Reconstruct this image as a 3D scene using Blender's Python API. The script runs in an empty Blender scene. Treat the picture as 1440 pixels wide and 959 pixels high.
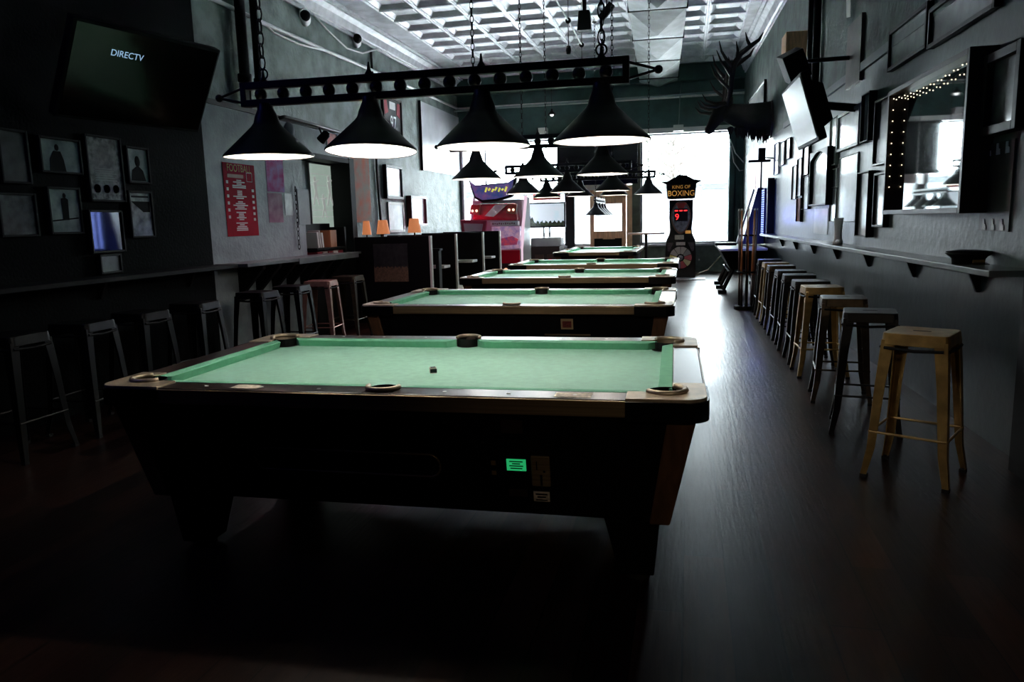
import bpy, bmesh, math, random
from mathutils import Matrix, Vector
random.seed(7)
PI = math.pi
SC = bpy.context.scene
COL = SC.collection
# ------------------------------------------------------------------ camera
F_PX, YAW, PITCH, ROLL, EYE = 1054.0, -.2308, -.1577, -.025, 1.36
_f = Vector((math.sin(YAW)*math.cos(PITCH), math.cos(YAW)*math.cos(PITCH), math.sin(PITCH)))
_r0 = Vector((math.cos(YAW), -math.sin(YAW), 0)); _u0 = _r0.cross(_f)
_c, _s = math.cos(ROLL), math.sin(ROLL)
_r = _c*_r0 + _s*_u0; _u = -_s*_r0 + _c*_u0
CAM = Vector((0, 0, EYE))
cd = bpy.data.cameras.new('camera'); cam = bpy.data.objects.new('camera', cd); COL.objects.link(cam)
cam.matrix_world = Matrix(((_r.x, _u.x, -_f.x, 0), (_r.y, _u.y, -_f.y, 0), (_r.z, _u.z, -_f.z, EYE), (0, 0, 0, 1)))
cd.sensor_width = 36; cd.lens = F_PX/1440*36; cd.clip_start = .05; cd.clip_end = 400
SC.camera = cam
def ray(px, py): return _r*(px-720) - _u*(py-479.5) + _f*F_PX
def onx(px, py, X): d = ray(px, py); return CAM + d*(X/d.x)
def ony(px, py, Y): d = ray(px, py); return CAM + d*(Y/d.y)
def onz(px, py, Z): d = ray(px, py); return CAM + d*((Z-EYE)/d.z)

# room, metres: x across, y towards the street front, z up
LX, RX, YB, YF, CZ = -5.9, 1.72, 19.5, -4.0, 5.0
RSL = .031            # the right wall closes in slightly towards the street
def RXat(y): return 1.78-RSL*(y-4)
def onR(px, py, d=0):
    v = ray(px, py); t = (1.78+RSL*4-d-CAM.x-RSL*CAM.y)/(v.x+RSL*v.y); return CAM+v*t
RROT = -PI/2+RSL
PXW = -4.5            # face of the low partition on the left

# ------------------------------------------------------------------ materials
def lin(c):
    if isinstance(c, str):
        c = [int(c[i:i+2], 16)/255 for i in (0, 2, 4)]
    return tuple((x/12.92 if x <= .04045 else ((x+.055)/1.055)**2.4) for x in c)+(1,)
MATS = {}
def mat(name, col, rough=.5, metal=0, var=0, scale=8, bump=0, bscale=40, emit=None, es=0, coat=0, spec=.5, col2=None, rvar=0, stretch=(1, 1, 1)):
    if name in MATS: return MATS[name]
    m = bpy.data.materials.new(name); m.use_nodes = True
    nt = m.node_tree; b = nt.nodes['Principled BSDF']
    c = lin(col)
    b.inputs['Base Color'].default_value = c; b.inputs['Roughness'].default_value = rough; b.inputs['Metallic'].default_value = metal
    b.inputs['Specular IOR Level'].default_value = spec; b.inputs['Coat Weight'].default_value = coat; b.inputs['Coat Roughness'].default_value = .08
    if emit: b.inputs['Emission Color'].default_value = lin(emit); b.inputs['Emission Strength'].default_value = es
    if var or bump or col2 or rvar:
        tc = nt.nodes.new('ShaderNodeTexCoord'); mp = nt.nodes.new('ShaderNodeMapping'); mp.inputs['Scale'].default_value = stretch
        nt.links.new(tc.outputs['Object'], mp.inputs[0])
        n = nt.nodes.new('ShaderNodeTexNoise'); n.inputs['Scale'].default_value = scale; n.inputs['Detail'].default_value = 6
        nt.links.new(mp.outputs[0], n.inputs['Vector'])
        if var or col2:
            r = nt.nodes.new('ShaderNodeValToRGB'); r.color_ramp.elements[0].position = .36; r.color_ramp.elements[1].position = .64
            c2 = lin(col2) if col2 else tuple(min(1, x*(1+var)) for x in c[:3])+(1,)
            c1 = c if col2 else tuple(x*(1-var) for x in c[:3])+(1,)
            r.color_ramp.elements[0].color = c1; r.color_ramp.elements[1].color = c2
            nt.links.new(n.outputs['Fac'], r.inputs[0]); nt.links.new(r.outputs[0], b.inputs['Base Color'])
        if rvar:
            mr = nt.nodes.new('ShaderNodeMapRange'); mr.inputs[1].default_value = 0; mr.inputs[2].default_value = 1
            mr.inputs[3].default_value = max(0, rough-rvar); mr.inputs[4].default_value = min(1, rough+rvar)
            nt.links.new(n.outputs['Fac'], mr.inputs[0]); nt.links.new(mr.outputs[0], b.inputs['Roughness'])
        if bump:
            n2 = nt.nodes.new('ShaderNodeTexNoise'); n2.inputs['Scale'].default_value = bscale; n2.inputs['Detail'].default_value = 4
            nt.links.new(mp.outputs[0], n2.inputs['Vector'])
            bp = nt.nodes.new('ShaderNodeBump'); bp.inputs['Strength'].default_value = bump; bp.inputs['Distance'].default_value = .02
            nt.links.new(n2.outputs['Fac'], bp.inputs['Height']); nt.links.new(bp.outputs[0], b.inputs['Normal'])
    MATS[name] = m; return m
def emat(name, col, s):
    if name in MATS: return MATS[name]
    m = bpy.data.materials.new(name); m.use_nodes = True; nt = m.node_tree
    for n in list(nt.nodes): nt.nodes.remove(n)
    o = nt.nodes.new('ShaderNodeOutputMaterial'); e = nt.nodes.new('ShaderNodeEmission')
    e.inputs[0].default_value = lin(col); e.inputs[1].default_value = s
    nt.links.new(e.outputs[0], o.inputs[0]); MATS[name] = m; return m
def glass_pane():
    m = bpy.data.materials.new('window_glass'); m.use_nodes = True; nt = m.node_tree
    for n in list(nt.nodes): nt.nodes.remove(n)
    o = nt.nodes.new('ShaderNodeOutputMaterial'); t = nt.nodes.new('ShaderNodeBsdfTransparent'); g = nt.nodes.new('ShaderNodeBsdfGlossy')
    g.inputs['Roughness'].default_value = .02; t.inputs[0].default_value = (.94, .97, .98, 1)
    fr = nt.nodes.new('ShaderNodeFresnel'); fr.inputs[0].default_value = 1.45; mx = nt.nodes.new('ShaderNodeMixShader')
    nt.links.new(fr.outputs[0], mx.inputs[0]); nt.links.new(t.outputs[0], mx.inputs[1]); nt.links.new(g.outputs[0], mx.inputs[2]); nt.links.new(mx.outputs[0], o.inputs[0])
    return m
def floor_mat():
    m = bpy.data.materials.new('dark_plank_floor'); m.use_nodes = True; nt = m.node_tree; b = nt.nodes['Principled BSDF']; L = nt.links.new
    tc = nt.nodes.new('ShaderNodeTexCoord'); mp = nt.nodes.new('ShaderNodeMapping'); mp.inputs['Rotation'].default_value = (0, 0, PI/2)
    L(tc.outputs['Object'], mp.inputs[0])
    br = nt.nodes.new('ShaderNodeTexBrick'); br.inputs['Scale'].default_value = 1; br.inputs['Brick Width'].default_value = 1.25; br.inputs['Row Height'].default_value = .16
    br.inputs['Mortar Size'].default_value = .003; br.inputs['Color1'].default_value = lin('40291f'); br.inputs['Color2'].default_value = lin('1a0f0d'); br.inputs['Mortar'].default_value = lin('0c0908')
    br.offset = .37; L(mp.outputs[0], br.inputs['Vector'])
    mp2 = nt.nodes.new('ShaderNodeMapping'); mp2.inputs['Scale'].default_value = (14, 1.1, 1); L(tc.outputs['Object'], mp2.inputs[0])
    n = nt.nodes.new('ShaderNodeTexNoise'); n.inputs['Scale'].default_value = 3; n.inputs['Detail'].default_value = 8; L(mp2.outputs[0], n.inputs['Vector'])
    mx = nt.nodes.new('ShaderNodeMix'); mx.data_type = 'RGBA'; mx.blend_type = 'MULTIPLY'; mx.inputs[0].default_value = .6
    rp = nt.nodes.new('ShaderNodeValToRGB'); rp.color_ramp.elements[0].position = .35; rp.color_ramp.elements[0].color = (.35, .33, .32, 1); rp.color_ramp.elements[1].position = .65
    L(n.outputs['Fac'], rp.inputs[0]); L(br.outputs['Color'], mx.inputs[6]); L(rp.outputs[0], mx.inputs[7]); L(mx.outputs[2], b.inputs['Base Color'])
    n3 = nt.nodes.new('ShaderNodeTexNoise'); n3.inputs['Scale'].default_value = 1.3; n3.inputs['Detail'].default_value = 1.5; L(tc.outputs['Object'], n3.inputs['Vector'])
    mr = nt.nodes.new('ShaderNodeMapRange'); mr.inputs[1].default_value = 0; mr.inputs[2].default_value = 1; mr.inputs[3].default_value = .24; mr.inputs[4].default_value = .38
    L(n3.outputs['Fac'], mr.inputs[0]); L(mr.outputs[0], b.inputs['Roughness'])
    bp = nt.nodes.new('ShaderNodeBump'); bp.inputs['Strength'].default_value = .16; bp.inputs['Distance'].default_value = .01
    ad = nt.nodes.new('ShaderNodeMath'); ad.operation = 'SUBTRACT'; L(n.outputs['Fac'], ad.inputs[0]); L(br.outputs['Fac'], ad.inputs[1]); L(ad.outputs[0], bp.inputs['Height']); L(bp.outputs[0], b.inputs['Normal'])
    b.inputs['Specular IOR Level'].default_value = .22
    return m
M_floor = floor_mat(); M_glass = glass_pane()
M_wallR = mat('charcoal_gloss_paint', '4e5a59', .42, var=.22, scale=2.2, bump=.18, bscale=14, rvar=.12, spec=.6)
M_wallRlo = mat('shaded_teal_gloss_paint', '17272b', .3, var=.15, scale=2.5, bump=.12, bscale=10, spec=.5)  # same wall as above; shading towards the floor put into this darker colour
M_wallRup = mat('grey_stained_plaster', '45554f', .6, var=.5, scale=3, bump=.5, bscale=12)
M_wallL = mat('grey_worn_plaster', '67746f', .62, var=.35, scale=3.5, bump=.6, bscale=16)
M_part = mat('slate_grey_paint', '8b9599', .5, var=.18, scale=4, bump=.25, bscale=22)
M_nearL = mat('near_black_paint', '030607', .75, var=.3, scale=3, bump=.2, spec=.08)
M_black = mat('matte_black', '0b0c0c', .6, spec=.2)
M_blackg = mat('gloss_black', '08090a', .22)
M_shade = mat('black_shade_metal', '0b0d0c', .42, spec=.4)
M_iron = mat('black_iron', '0c0d0d', .4, metal=.3)
M_shadein = mat('white_enamel', 'f5efe8', .5)
M_tin = mat('pressed_tin_white', 'eeedf3', .45, var=.14, scale=5, bump=.08, metal=.0)
M_crown = mat('painted_crown', 'cfd0d4', .5, var=.15, scale=6)
M_ceilb = mat('ceiling_border', 'bdbec2', .6, var=.2, scale=4)
M_header = mat('dark_green_paint', '33504b', .5, var=.25, scale=3, bump=.15)
M_sill = mat('sage_panel_paint', '5f6e60', .5, var=.2)
M_felt = mat('green_felt', '93c9b3', .65, var=.06, scale=30, spec=.4, bump=.1, bscale=300)
M_felts = mat('green_cushion_cloth', '74b896', .75, var=.06, scale=30, spec=.1)
M_railw = mat('dark_rail_laminate', '2b201d', .28, var=.3, scale=10, stretch=(1, 8, 1))
M_brass = mat('brushed_bronze_trim', '9a8460', .34, metal=.6, var=.2, scale=6, stretch=(.3, 20, 20))
M_cast = mat('worn_tan_casting', 'b5a68d', .42, metal=.6, var=.22, scale=14)
M_cabin = mat('black_cabinet_laminate', '08080a', .5, spec=.15)
M_post = mat('brown_corner_post', '5e422d', .45, var=.25, scale=6, stretch=(6, 6, 1))
M_white = mat('white_plastic', 'e8e8e6', .45)
M_lab = mat('paper_label', 'cfc4b0', .7, var=.25, scale=60)
M_gold = mat('gold_lacquered_steel', 'a98a52', .36, metal=.55, var=.22, scale=14)
M_stool = mat('black_lacquered_steel', '060708', .36, metal=.2, var=.3, scale=12)
M_bronze = mat('bronze_steel', '4d4336', .33, metal=.8, var=.25, scale=12)
M_pinks = mat('copper_steel', 'a47c70', .35, metal=.7, var=.2, scale=12)
M_rub = mat('rubber_foot', '101010', .8)
M_chrome = mat('steel', 'a9abad', .25, metal=1)
M_duct = mat('galvanised_sheet', '66736f', .6, metal=.0, var=.25, scale=4)
M_wood = mat('orange_pine', 'd6a67e', .5, var=.2, scale=5, stretch=(8, 8, 1))
M_wire = mat('white_cable', 'd8d8d6', .5)
M_wirek = mat('black_cable', '0a0a0a', .6)
M_ledge = mat('grey_ledge_top', '5b5f5f', .3, var=.25, scale=5)
M_mirror = mat('mirror_silver', 'dfe5e4', .03, metal=1)
M_frameK = mat('black_frame', '0b0b0b', .45, spec=.25)
M_frameB = mat('brown_frame', '2c211c', .4)
M_frameW = mat('white_frame', 'cfcdc6', .45)
M_frameR = mat('dark_red_frame', '4a1e1e', .4)
M_red = mat('poster_red', 'b3102e', .7, var=.12, scale=4, spec=.1)
M_screen = mat('dark_screen', '040506', .1, spec=.3)
def art(name, c1, c2, sc=9, coat=.7, rough=.35): return mat(name, c1, rough, col2=c2, scale=sc, coat=coat)
A_grey = art('print_grey', '6c7472', 'a3abaa', 7); A_dark = art('print_dark', '15191a', '3c4242', 9)
A_light = art('print_pale', 'a8adad', 'd2d5d4', 5); A_or = mat('print_orange', 'b05c44', .7, col2='85766c', scale=4, spec=.1)
A_pink = mat('print_magenta', 'd4569f', .7, col2='d8b0e8', scale=9, spec=.1); A_pk2 = mat('print_rose', 'b8809a', .7, col2='e0b8cc', scale=9, spec=.1)
A_wood = art('print_brown', '4c4238', '6b6152', 6, coat=.2); A_blue = art('print_blue', '1a2c6e', '5d79c4', 5)
A_sk = mat('print_mint_glow', 'b4c0b8', .4, col2='cdd6ce', scale=3, emit='bcd0c4', es=.5); A_car = mat('print_race', '2c3a8c', .35, col2='d84a5a', scale=9, emit='c05070', es=.25); A_car2 = mat('print_race_pale', '6a5ab0', .35, col2='e6c4d4', scale=9, emit='c9a0c0', es=.3)  # mint print given a glow to brighten it; it is no lamp
A_land = art('golf_landscape', '47603f', '20351e', 14)

# ------------------------------------------------------------------ building helpers
class MB:
    def __init__(s): s.bm = bmesh.new()
    def box(s, x, y, z, sx, sy, sz, M=None):
        m = Matrix.Translation((x, y, z)) @ Matrix.Diagonal((sx, sy, sz, 1))
        bmesh.ops.create_cube(s.bm, size=1, matrix=(M @ m) if M else m); return s
    def bx(s, x0, x1, y0, y1, z0, z1, M=None): return s.box((x0+x1)/2, (y0+y1)/2, (z0+z1)/2, abs(x1-x0), abs(y1-y0), abs(z1-z0), M)
    def raw(s, vs, fs):
        v = [s.bm.verts.new(p) for p in vs]
        for f in fs:
            try: s.bm.faces.new([v[i] for i in f])
            except ValueError: pass
        return s
    def frust(s, b, t):           # bottom ring and top ring of equal length
        n = len(b); return s.raw(list(b)+list(t), [list(range(n))[::-1], list(range(n, 2*n))]+[[i, (i+1) % n, n+(i+1) % n, n+i] for i in range(n)])
    def prism(s, poly, z0, z1, M=None):
        b = [Vector((p[0], p[1], z0)) for p in poly]; t = [Vector((p[0], p[1], z1)) for p in poly]
        if M: b = [M @ p for p in b]; t = [M @ p for p in t]
        return s.frust(b, t)
    def lathe(s, prof, c=(0, 0, 0), n=32, M=None, close=False):
        vs = []; fs = []
        for r, z in prof:
            for k in range(n):
                a = 2*PI*k/n; p = Vector((c[0]+r*math.cos(a), c[1]+r*math.sin(a), c[2]+z)); vs.append(M @ p if M else p)
        for i in range(len(prof)-1):
            for k in range(n): fs.append([i*n+k, i*n+(k+1) % n, (i+1)*n+(k+1) % n, (i+1)*n+k])
        if close: fs += [list(range(n))[::-1], list(range((len(prof)-1)*n, len(prof)*n))]
        return s.raw(vs, fs)
    def tube(s, pts, r, n=10, sq=1.0, cap=True):
        pts = [Vector(p) for p in pts]; rs = r if isinstance(r, (list, tuple)) else [r]*len(pts)
        vs = []; fs = []; prev = None
        for i, p in enumerate(pts):
            t = (pts[min(i+1, len(pts)-1)]-pts[max(i-1, 0)])
            t = t.normalized() if t.length > 1e-9 else Vector((0, 0, 1))
            if prev is None:
                a = Vector((0, 0, 1)) if abs(t.z) < .9 else Vector((1, 0, 0)); u = t.cross(a).normalized()
            else:
                u = (prev - t*prev.dot(t)); u = u.normalized() if u.length > 1e-6 else t.orthogonal().normalized()
            prev = u; w = t.cross(u)
            for k in range(n):
                a = 2*PI*k/n; vs.append(p+u*(math.cos(a)*rs[i]*sq)+w*(math.sin(a)*rs[i]))
        for i in range(len(pts)-1):
            for k in range(n): fs.append([i*n+k, i*n+(k+1) % n, (i+1)*n+(k+1) % n, (i+1)*n+k])
        if cap: fs += [list(range(n))[::-1], list(range((len(pts)-1)*n, len(pts)*n))]
        return s.raw(vs, fs)
    def ball(s, c, r, seg=14, sc=(1, 1, 1)):
        bmesh.ops.create_uvsphere(s.bm, u_segments=seg, v_segments=max(6, seg//2), radius=r, matrix=Matrix.Translation(c) @ Matrix.Diagonal((sc[0], sc[1], sc[2], 1))); return s
    def ring(s, c, R, r, M=None, n=20, k=8, sc=(1, 1)):
        vs = []; fs = []
        for i in range(n):
            a = 2*PI*i/n
            for j in range(k):
                b = 2*PI*j/k; p = Vector(((R+r*math.cos(b))*math.cos(a)*sc[0], (R+r*math.cos(b))*math.sin(a)*sc[1], r*math.sin(b)))
                p = (M @ p if M else p)+Vector(c); vs.append(p)
        for i in range(n):
            for j in range(k): fs.append([i*k+j, ((i+1) % n)*k+j, ((i+1) % n)*k+(j+1) % k, i*k+(j+1) % k])
        return s.raw(vs, fs)
    def build(s, name, m, parent=None, smooth=False, bevel=0, seg=2):
        bmesh.ops.recalc_face_normals(s.bm, faces=s.bm.faces[:])
        me = bpy.data.meshes.new(name); s.bm.to_mesh(me); s.bm.free(); me.materials.append(m)
        if smooth:
            for p in me.polygons: p.use_smooth = True
        o = bpy.data.objects.new(name, me); COL.objects.link(o)
        if parent: o.parent = parent
        if bevel:
            b = o.modifiers.new('edge', 'BEVEL'); b.width = bevel; b.segments = seg; b.limit_method = 'ANGLE'; b.angle_limit = .6
        if smooth == 'auto' or (smooth and smooth != True): pass
        return o
def tag(o, label=None, cat=None, group=None, kind=None):
    if label: o['label'] = label
    if cat: o['category'] = cat
    if group: o['group'] = group
    if kind: o['kind'] = kind
    return o
def thing(name, label, cat, loc=(0, 0, 0), rz=0, group=None, rot=None):
    o = bpy.data.objects.new(name, None); o.empty_display_size = .1; COL.objects.link(o)
    o.location = loc; o.rotation_euler = rot if rot else (0, 0, rz); return tag(o, label, cat, group)
def struct(mb, name, m, **k):
    o = mb.build(name, m, **k); o['kind'] = 'structure'; return o
def copy_tree(o, parent=None):
    c = o.copy(); COL.objects.link(c)
    if parent: c.parent = parent
    for ch in list(o.children): copy_tree(ch, c)
    return c
def text(name, body, size, m, parent, loc, rot=(PI/2, 0, 0), extr=.002, align='CENTER', sx=1.0):
    cu = bpy.data.curves.new(name, 'FONT'); cu.body = body; cu.size = size; cu.extrude = extr; cu.align_x = align; cu.align_y = 'CENTER'
    tmp = bpy.data.objects.new('tmp', cu); COL.objects.link(tmp)
    me = bpy.data.meshes.new_from_object(tmp.evaluated_get(bpy.context.evaluated_depsgraph_get())); bpy.data.objects.remove(tmp); bpy.data.curves.remove(cu)
    me.name = name; me.materials.clear(); me.materials.append(m); o = bpy.data.objects.new(name, me); COL.objects.link(o); o.parent = parent; o.location = loc; o.rotation_euler = rot; o.scale = (sx, 1, 1); return o
def rrect(w, h, r, n=5, cx=0, cy=0):
    pts = []
    for (sx, sy, a0) in ((1, 1, 0), (-1, 1, PI/2), (-1, -1, PI), (1, -1, 1.5*PI)):
        for i in range(n+1):
            a = a0+PI/2*i/n; pts.append((cx+sx*(w/2-r)+r*math.cos(a), cy+sy*(h/2-r)+r*math.sin(a)))
    return pts
UP = Matrix.Rotation(PI/2, 4, 'X')      # prism drawn in x,z; its depth runs along -y
def plight(name, loc, power, col=(1, 1, 1), r=.05, parent=None):
    l = bpy.data.lights.new(name, 'POINT'); l.energy = power; l.color = col; l.shadow_soft_size = r
    o = bpy.data.objects.new(name, l); COL.objects.link(o); o.location = loc
    if parent: o.parent = parent
    return o

# ================================================================== THE ROOM
struct(MB().bx(LX-.2, RX+.5, YF, YB+.2, -.1, 0), 'floor', M_floor)
struct(MB().bx(LX-.3, LX, YF, YB+.3, 0, CZ+.2), 'wall_left', M_wallL)
def rwall(y0, y1, z0, z1, d0=0, d1=-.3):
    pl = [(RXat(y0)-d0, y0), (RXat(y1)-d0, y1), (RXat(y1)-d1, y1), (RXat(y0)-d1, y0)]
    return MB().prism(pl, z0, z1)
struct(rwall(YF, YB+.3, 1.02, 2.75), 'wall_right', M_wallR)
struct(rwall(YF, YB+.3, 0, 1.02), 'wall_right_lower', M_wallRlo)
struct(rwall(YF, YB+.3, 2.75, CZ+.2), 'wall_right_upper', M_wallRup)
struct(MB().bx(LX-.3, RX+.6, YF-.3, YF, -.1, CZ+.2), 'wall_front', M_nearL)
# near left block (full height) and the low partition behind it
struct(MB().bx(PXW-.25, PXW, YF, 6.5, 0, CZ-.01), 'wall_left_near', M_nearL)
p = MB(); T0 = .28
p.bx(PXW-.30, PXW-.02, 6.5, 8.42, 0, 2.58); p.bx(PXW-.30, PXW-.02, 8.42, 9.72, 2.24, 2.58); p.bx(PXW-.60, PXW-.30, 8.42, 9.72, 0, 2.58); p.bx(PXW-.60, PXW-.02, 9.72, 9.80, 0, 2.3)
struct(p, 'wall_left_partition', M_part)
struct(MB().bx(PXW-.61, PXW+.0, 9.715, 9.86, 0, 2.27).bx(PXW-.30, PXW-.005, 8.42, 9.72, 2.20, 2.26), 'trim_1', M_black)
struct(MB().bx(PXW-.31, PXW+.0, 6.5, 9.82, 2.56, 2.61), 'trim_2', M_iron)
# ceiling slab with coffered pressed-tin tiles
tile = .697; X0 = -5.25; NX = 9
cl = MB(); cl.bx(LX-.3, RX+.6, YF, YB+.3, CZ+.16, CZ+.3); struct(cl, 'ceiling_slab', M_ceilb)
ti = MB(); ny0, ny1 = -20, 10
YT = 12.82
for j in range(ny0, ny1):
    y0 = YT+j*tile; y1 = y0+tile
    if y1 > YB+.2: continue
    for i in range(NX):
        x0 = X0+i*tile; x1 = x0+tile
        def R_(d, z): return [(x0+d, y0+d, z), (x1-d, y0+d, z), (x1-d, y1-d, z), (x0+d, y1-d, z)]
        rings = [R_(0, CZ), R_(.012, CZ-.012), R_(.03, CZ-.012), R_(.042, CZ), R_(.042, CZ+.014), R_(.062, CZ+.014), R_(.135, CZ+.066), R_(.15, CZ+.066), R_(.16, CZ+.056)]
        vs = [q for r in rings for q in r]; fs = []
        for k in range(len(rings)-1):
            for a in range(4): fs.append([k*4+a, k*4+(a+1) % 4, (k+1)*4+(a+1) % 4, (k+1)*4+a])
        k = (len(rings)-1)*4; fs.append([k, k+1, k+2, k+3]); ti.raw(vs, fs)
struct(ti, 'ceiling', M_tin)
XT1 = X0+NX*tile
struct(MB().bx(LX, X0+.002, YF, YB, CZ, CZ+.05).bx(XT1-.002, RX+.4, YF, YB, CZ, CZ+.05).bx(X0, XT1, YT+9*tile, YB+.2, CZ, CZ+.05), 'ceiling_border', M_ceilb)
prof = [(0, 0), (0, -.30), (.03, -.30), (.03, -.25), (.06, -.235), (.10, -.12), (.17, -.06), (.19, -.06), (.19, -.035), (.25, -.03), (.25, 0)]
def crown(sgn, X, name):
    m = MB(); xa, xb = (X, X) if sgn > 0 else (RXat(YF), RXat(YB)); m.frust([(xa+sgn*a, YF, CZ+b) for a, b in prof], [(xb+sgn*a, YB, CZ+b) for a, b in prof]); return struct(m, name, M_crown)
crown(1, LX, 'trim_3'); crown(-1, RX, 'trim_4')
# street front
ZS, ZT = .66, 3.44
fa = MB(); fa.bx(LX-.3, RX+.3, YB, YB+.3, ZT, CZ+.2); fa.bx(LX-.3, -5.86, YB, YB+.3, 0, ZT); fa.bx(1.02, RX+.3, YB, YB+.3, 0, ZT)
fa.bx(LX, RX, YB-.25, YB, 4.62, CZ)
struct(fa, 'wall_back', M_header)
struct(MB().bx(-5.88, -3.05, YB-.02, YB+.2, 0, ZS).bx(-1.22, 1.02, YB-.02, YB+.2, 0, ZS), 'wall_back_lower', M_sill)
struct(MB().bx(-1.24, 1.04, YB-.1, YB+.22, ZS, ZS+.05).bx(-5.89, -3.03, YB-.1, YB+.22, ZS, ZS+.05), 'trim_5', M_crown)
struct(MB().bx(LX, RX, YB-.14, YB, 3.42, 3.54).bx(LX, RX, YB-.06, YB, 4.25, 4.33), 'trim_6', M_frameW)
def win(n, x0, x1, z0, z1, mull=()):
    f = MB(); w = .05
    f.bx(x0, x0+w, YB+.05, YB+.15, z0, z1); f.bx(x1-w, x1, YB+.05, YB+.15, z0, z1); f.bx(x0, x1, YB+.05, YB+.15, z0, z0+w); f.bx(x0, x1, YB+.05, YB+.15, z1-w, z1)
    for mx in mull: f.bx(mx-.02, mx+.02, YB+.06, YB+.14, z0, z1)
    o = struct(f, 'window_%d' % n, M_crown)
    MB().bx(x0+.01, x1-.01, YB+.098, YB+.104, z0+.01, z1-.01).build('pane', M_glass, o); return o
win(1, -5.86, -3.05, ZS+.05, ZT, (-5.2,)); win(2, -1.16, 1.02, ZS+.05, ZT)
struct(MB().bx(-3.08, -2.98, YB-.05, YB+.2, 0, ZT).bx(-2.98, -2.83, YB-.06, YB+.2, 0, 2.0), 'trim_7', M_frameK)
struct(MB().bx(-1.5, -1.36, YB-.08, YB+.2, 0, 2.2), 'trim_8', M_wood)
struct(MB().bx(-1.36, -1.16, YB-.05, YB+.2, 0, ZT), 'trim_9', mat('olive_post', '5c5e50', .5, var=.2))
struct(MB().bx(-3.24, -1.22, YB-.22, YB-.02, 2.23, 3.42), 'wall_back_transom', M_blackg)
# the door bay: frame of pale paint, timber ticket window, glass
d = MB(); d.bx(-2.85, -2.42, YB, YB+.15, 0, .75).bx(-2.83, -1.5, YB, YB+.12, 2.02, 2.25)
door = struct(d, 'door_1', M_frameW)
MB().bx(-2.83, -2.43, YB+.06, YB+.065, .75, 2.02).build('pane', M_glass, door)
dd = MB(); dd.bx(-2.43, -2.33, YB-.06, YB+.06, 0, 2.1).bx(-1.62, -1.52, YB-.06, YB+.06, 0, 2.1).bx(-2.33, -1.62, YB-.06, YB+.06, 1.75, 2.06).bx(-2.33, -1.62, YB-.06, YB+.06, .88, 1.06)
door2 = struct(dd, 'door_2', M_wood)
MB().bx(-2.33, -1.62, YB, YB+.01, 1.06, 1.75).build('pane', M_glass, door2)
MB().bx(-2.33, -1.62, YB-.04, YB+.04, 0, .88).build('door_panel', M_black, door2)
MB().bx(-2.1, -1.8, YB-.12, YB-.04, .86, .9).build('shelf', M_wood, door2, bevel=.005)
struct(MB().bx(.98, 1.1, YB-.16, YB, 0, 3.42).bx(1.12, 1.34, YB-.12, YB, 0, 3.42), 'trim_10', M_header)
struct(rwall(3.3, 4.3, 0, 3.4, .1, .0), 'trim_11', M_black)                 # dark post by the near ledge end
struct(rwall(YF, 13, 2.72, 2.80, .03, 0), 'trim_12', M_wallR)
# ---- outside
struct(MB().bx(-40, 40, YB+.3, 90, -.2, -.05), 'ground', mat('pale_pavement', 'e4e6e8', .8, var=.1, scale=1))
bd = thing('street_building', 'pale storefront building across the street, seen through the windows', 'building', (0, 44, -.05))
MB().bx(-22, 18, 0, 8, 0, 3.6).build('wall', mat('pale_stucco', '3c4043', .8, var=.1), bd)
for k in range(7): MB().bx(-20+k*5.2, -16.8+k*5.2, -.06, .02, .7, 2.9).build('window', mat('street_glass', '6d7478', .2), bd)
MB().bx(-22.2, 18.2, -.5, 0, 3.2, 3.4).build('awning', mat('grey_awning', '2a2c2e', .7), bd)
tr = thing('street_tree', 'leafy street tree outside the large right-hand window', 'tree', (-.6, 31, -.05))
MB().tube([(0, 0, 0), (.05, 0, 1.5), (0, .1, 3.2), (.1, .1, 5)], [.16, .13, .1, .05]).build('trunk', mat('bark', '2e2823', .9, var=.3), tr, smooth=True)
br = MB()
for k in range(26):
    a = random.uniform(0, 2*PI); z = random.uniform(2.2, 4.6); l = random.uniform(.8, 2.2)
    q = [(0, .05, z), (math.cos(a)*l*.5, math.sin(a)*l*.5, z+.35*l), (math.cos(a)*l, math.sin(a)*l, z+.5*l+random.uniform(-.2, .3))]
    br.tube(q, [.035, .022, .008], n=5)
br.build('branch', MATS['bark'], tr)
lf = MB()
for k in range(1500):
    a = random.uniform(0, 2*PI); rr = 2.3*math.sqrt(random.random()); z = random.uniform(2.6, 6.0)
    c = Vector((math.cos(a)*rr*(1-.2*abs(z-4.2)), math.sin(a)*rr, z)); t = random.uniform(.04, .09)
    u = Vector((random.uniform(-1, 1), random.uniform(-1, 1), random.uniform(-1, 1))).normalized(); w = u.orthogonal().normalized()
    lf.raw([c-u*t, c+w*t*.6, c+u*t, c-w*t*.6], [[0, 1, 2, 3]])
lf.build('leaves', mat('tree_leaf', '30382e', .7), tr)

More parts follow.
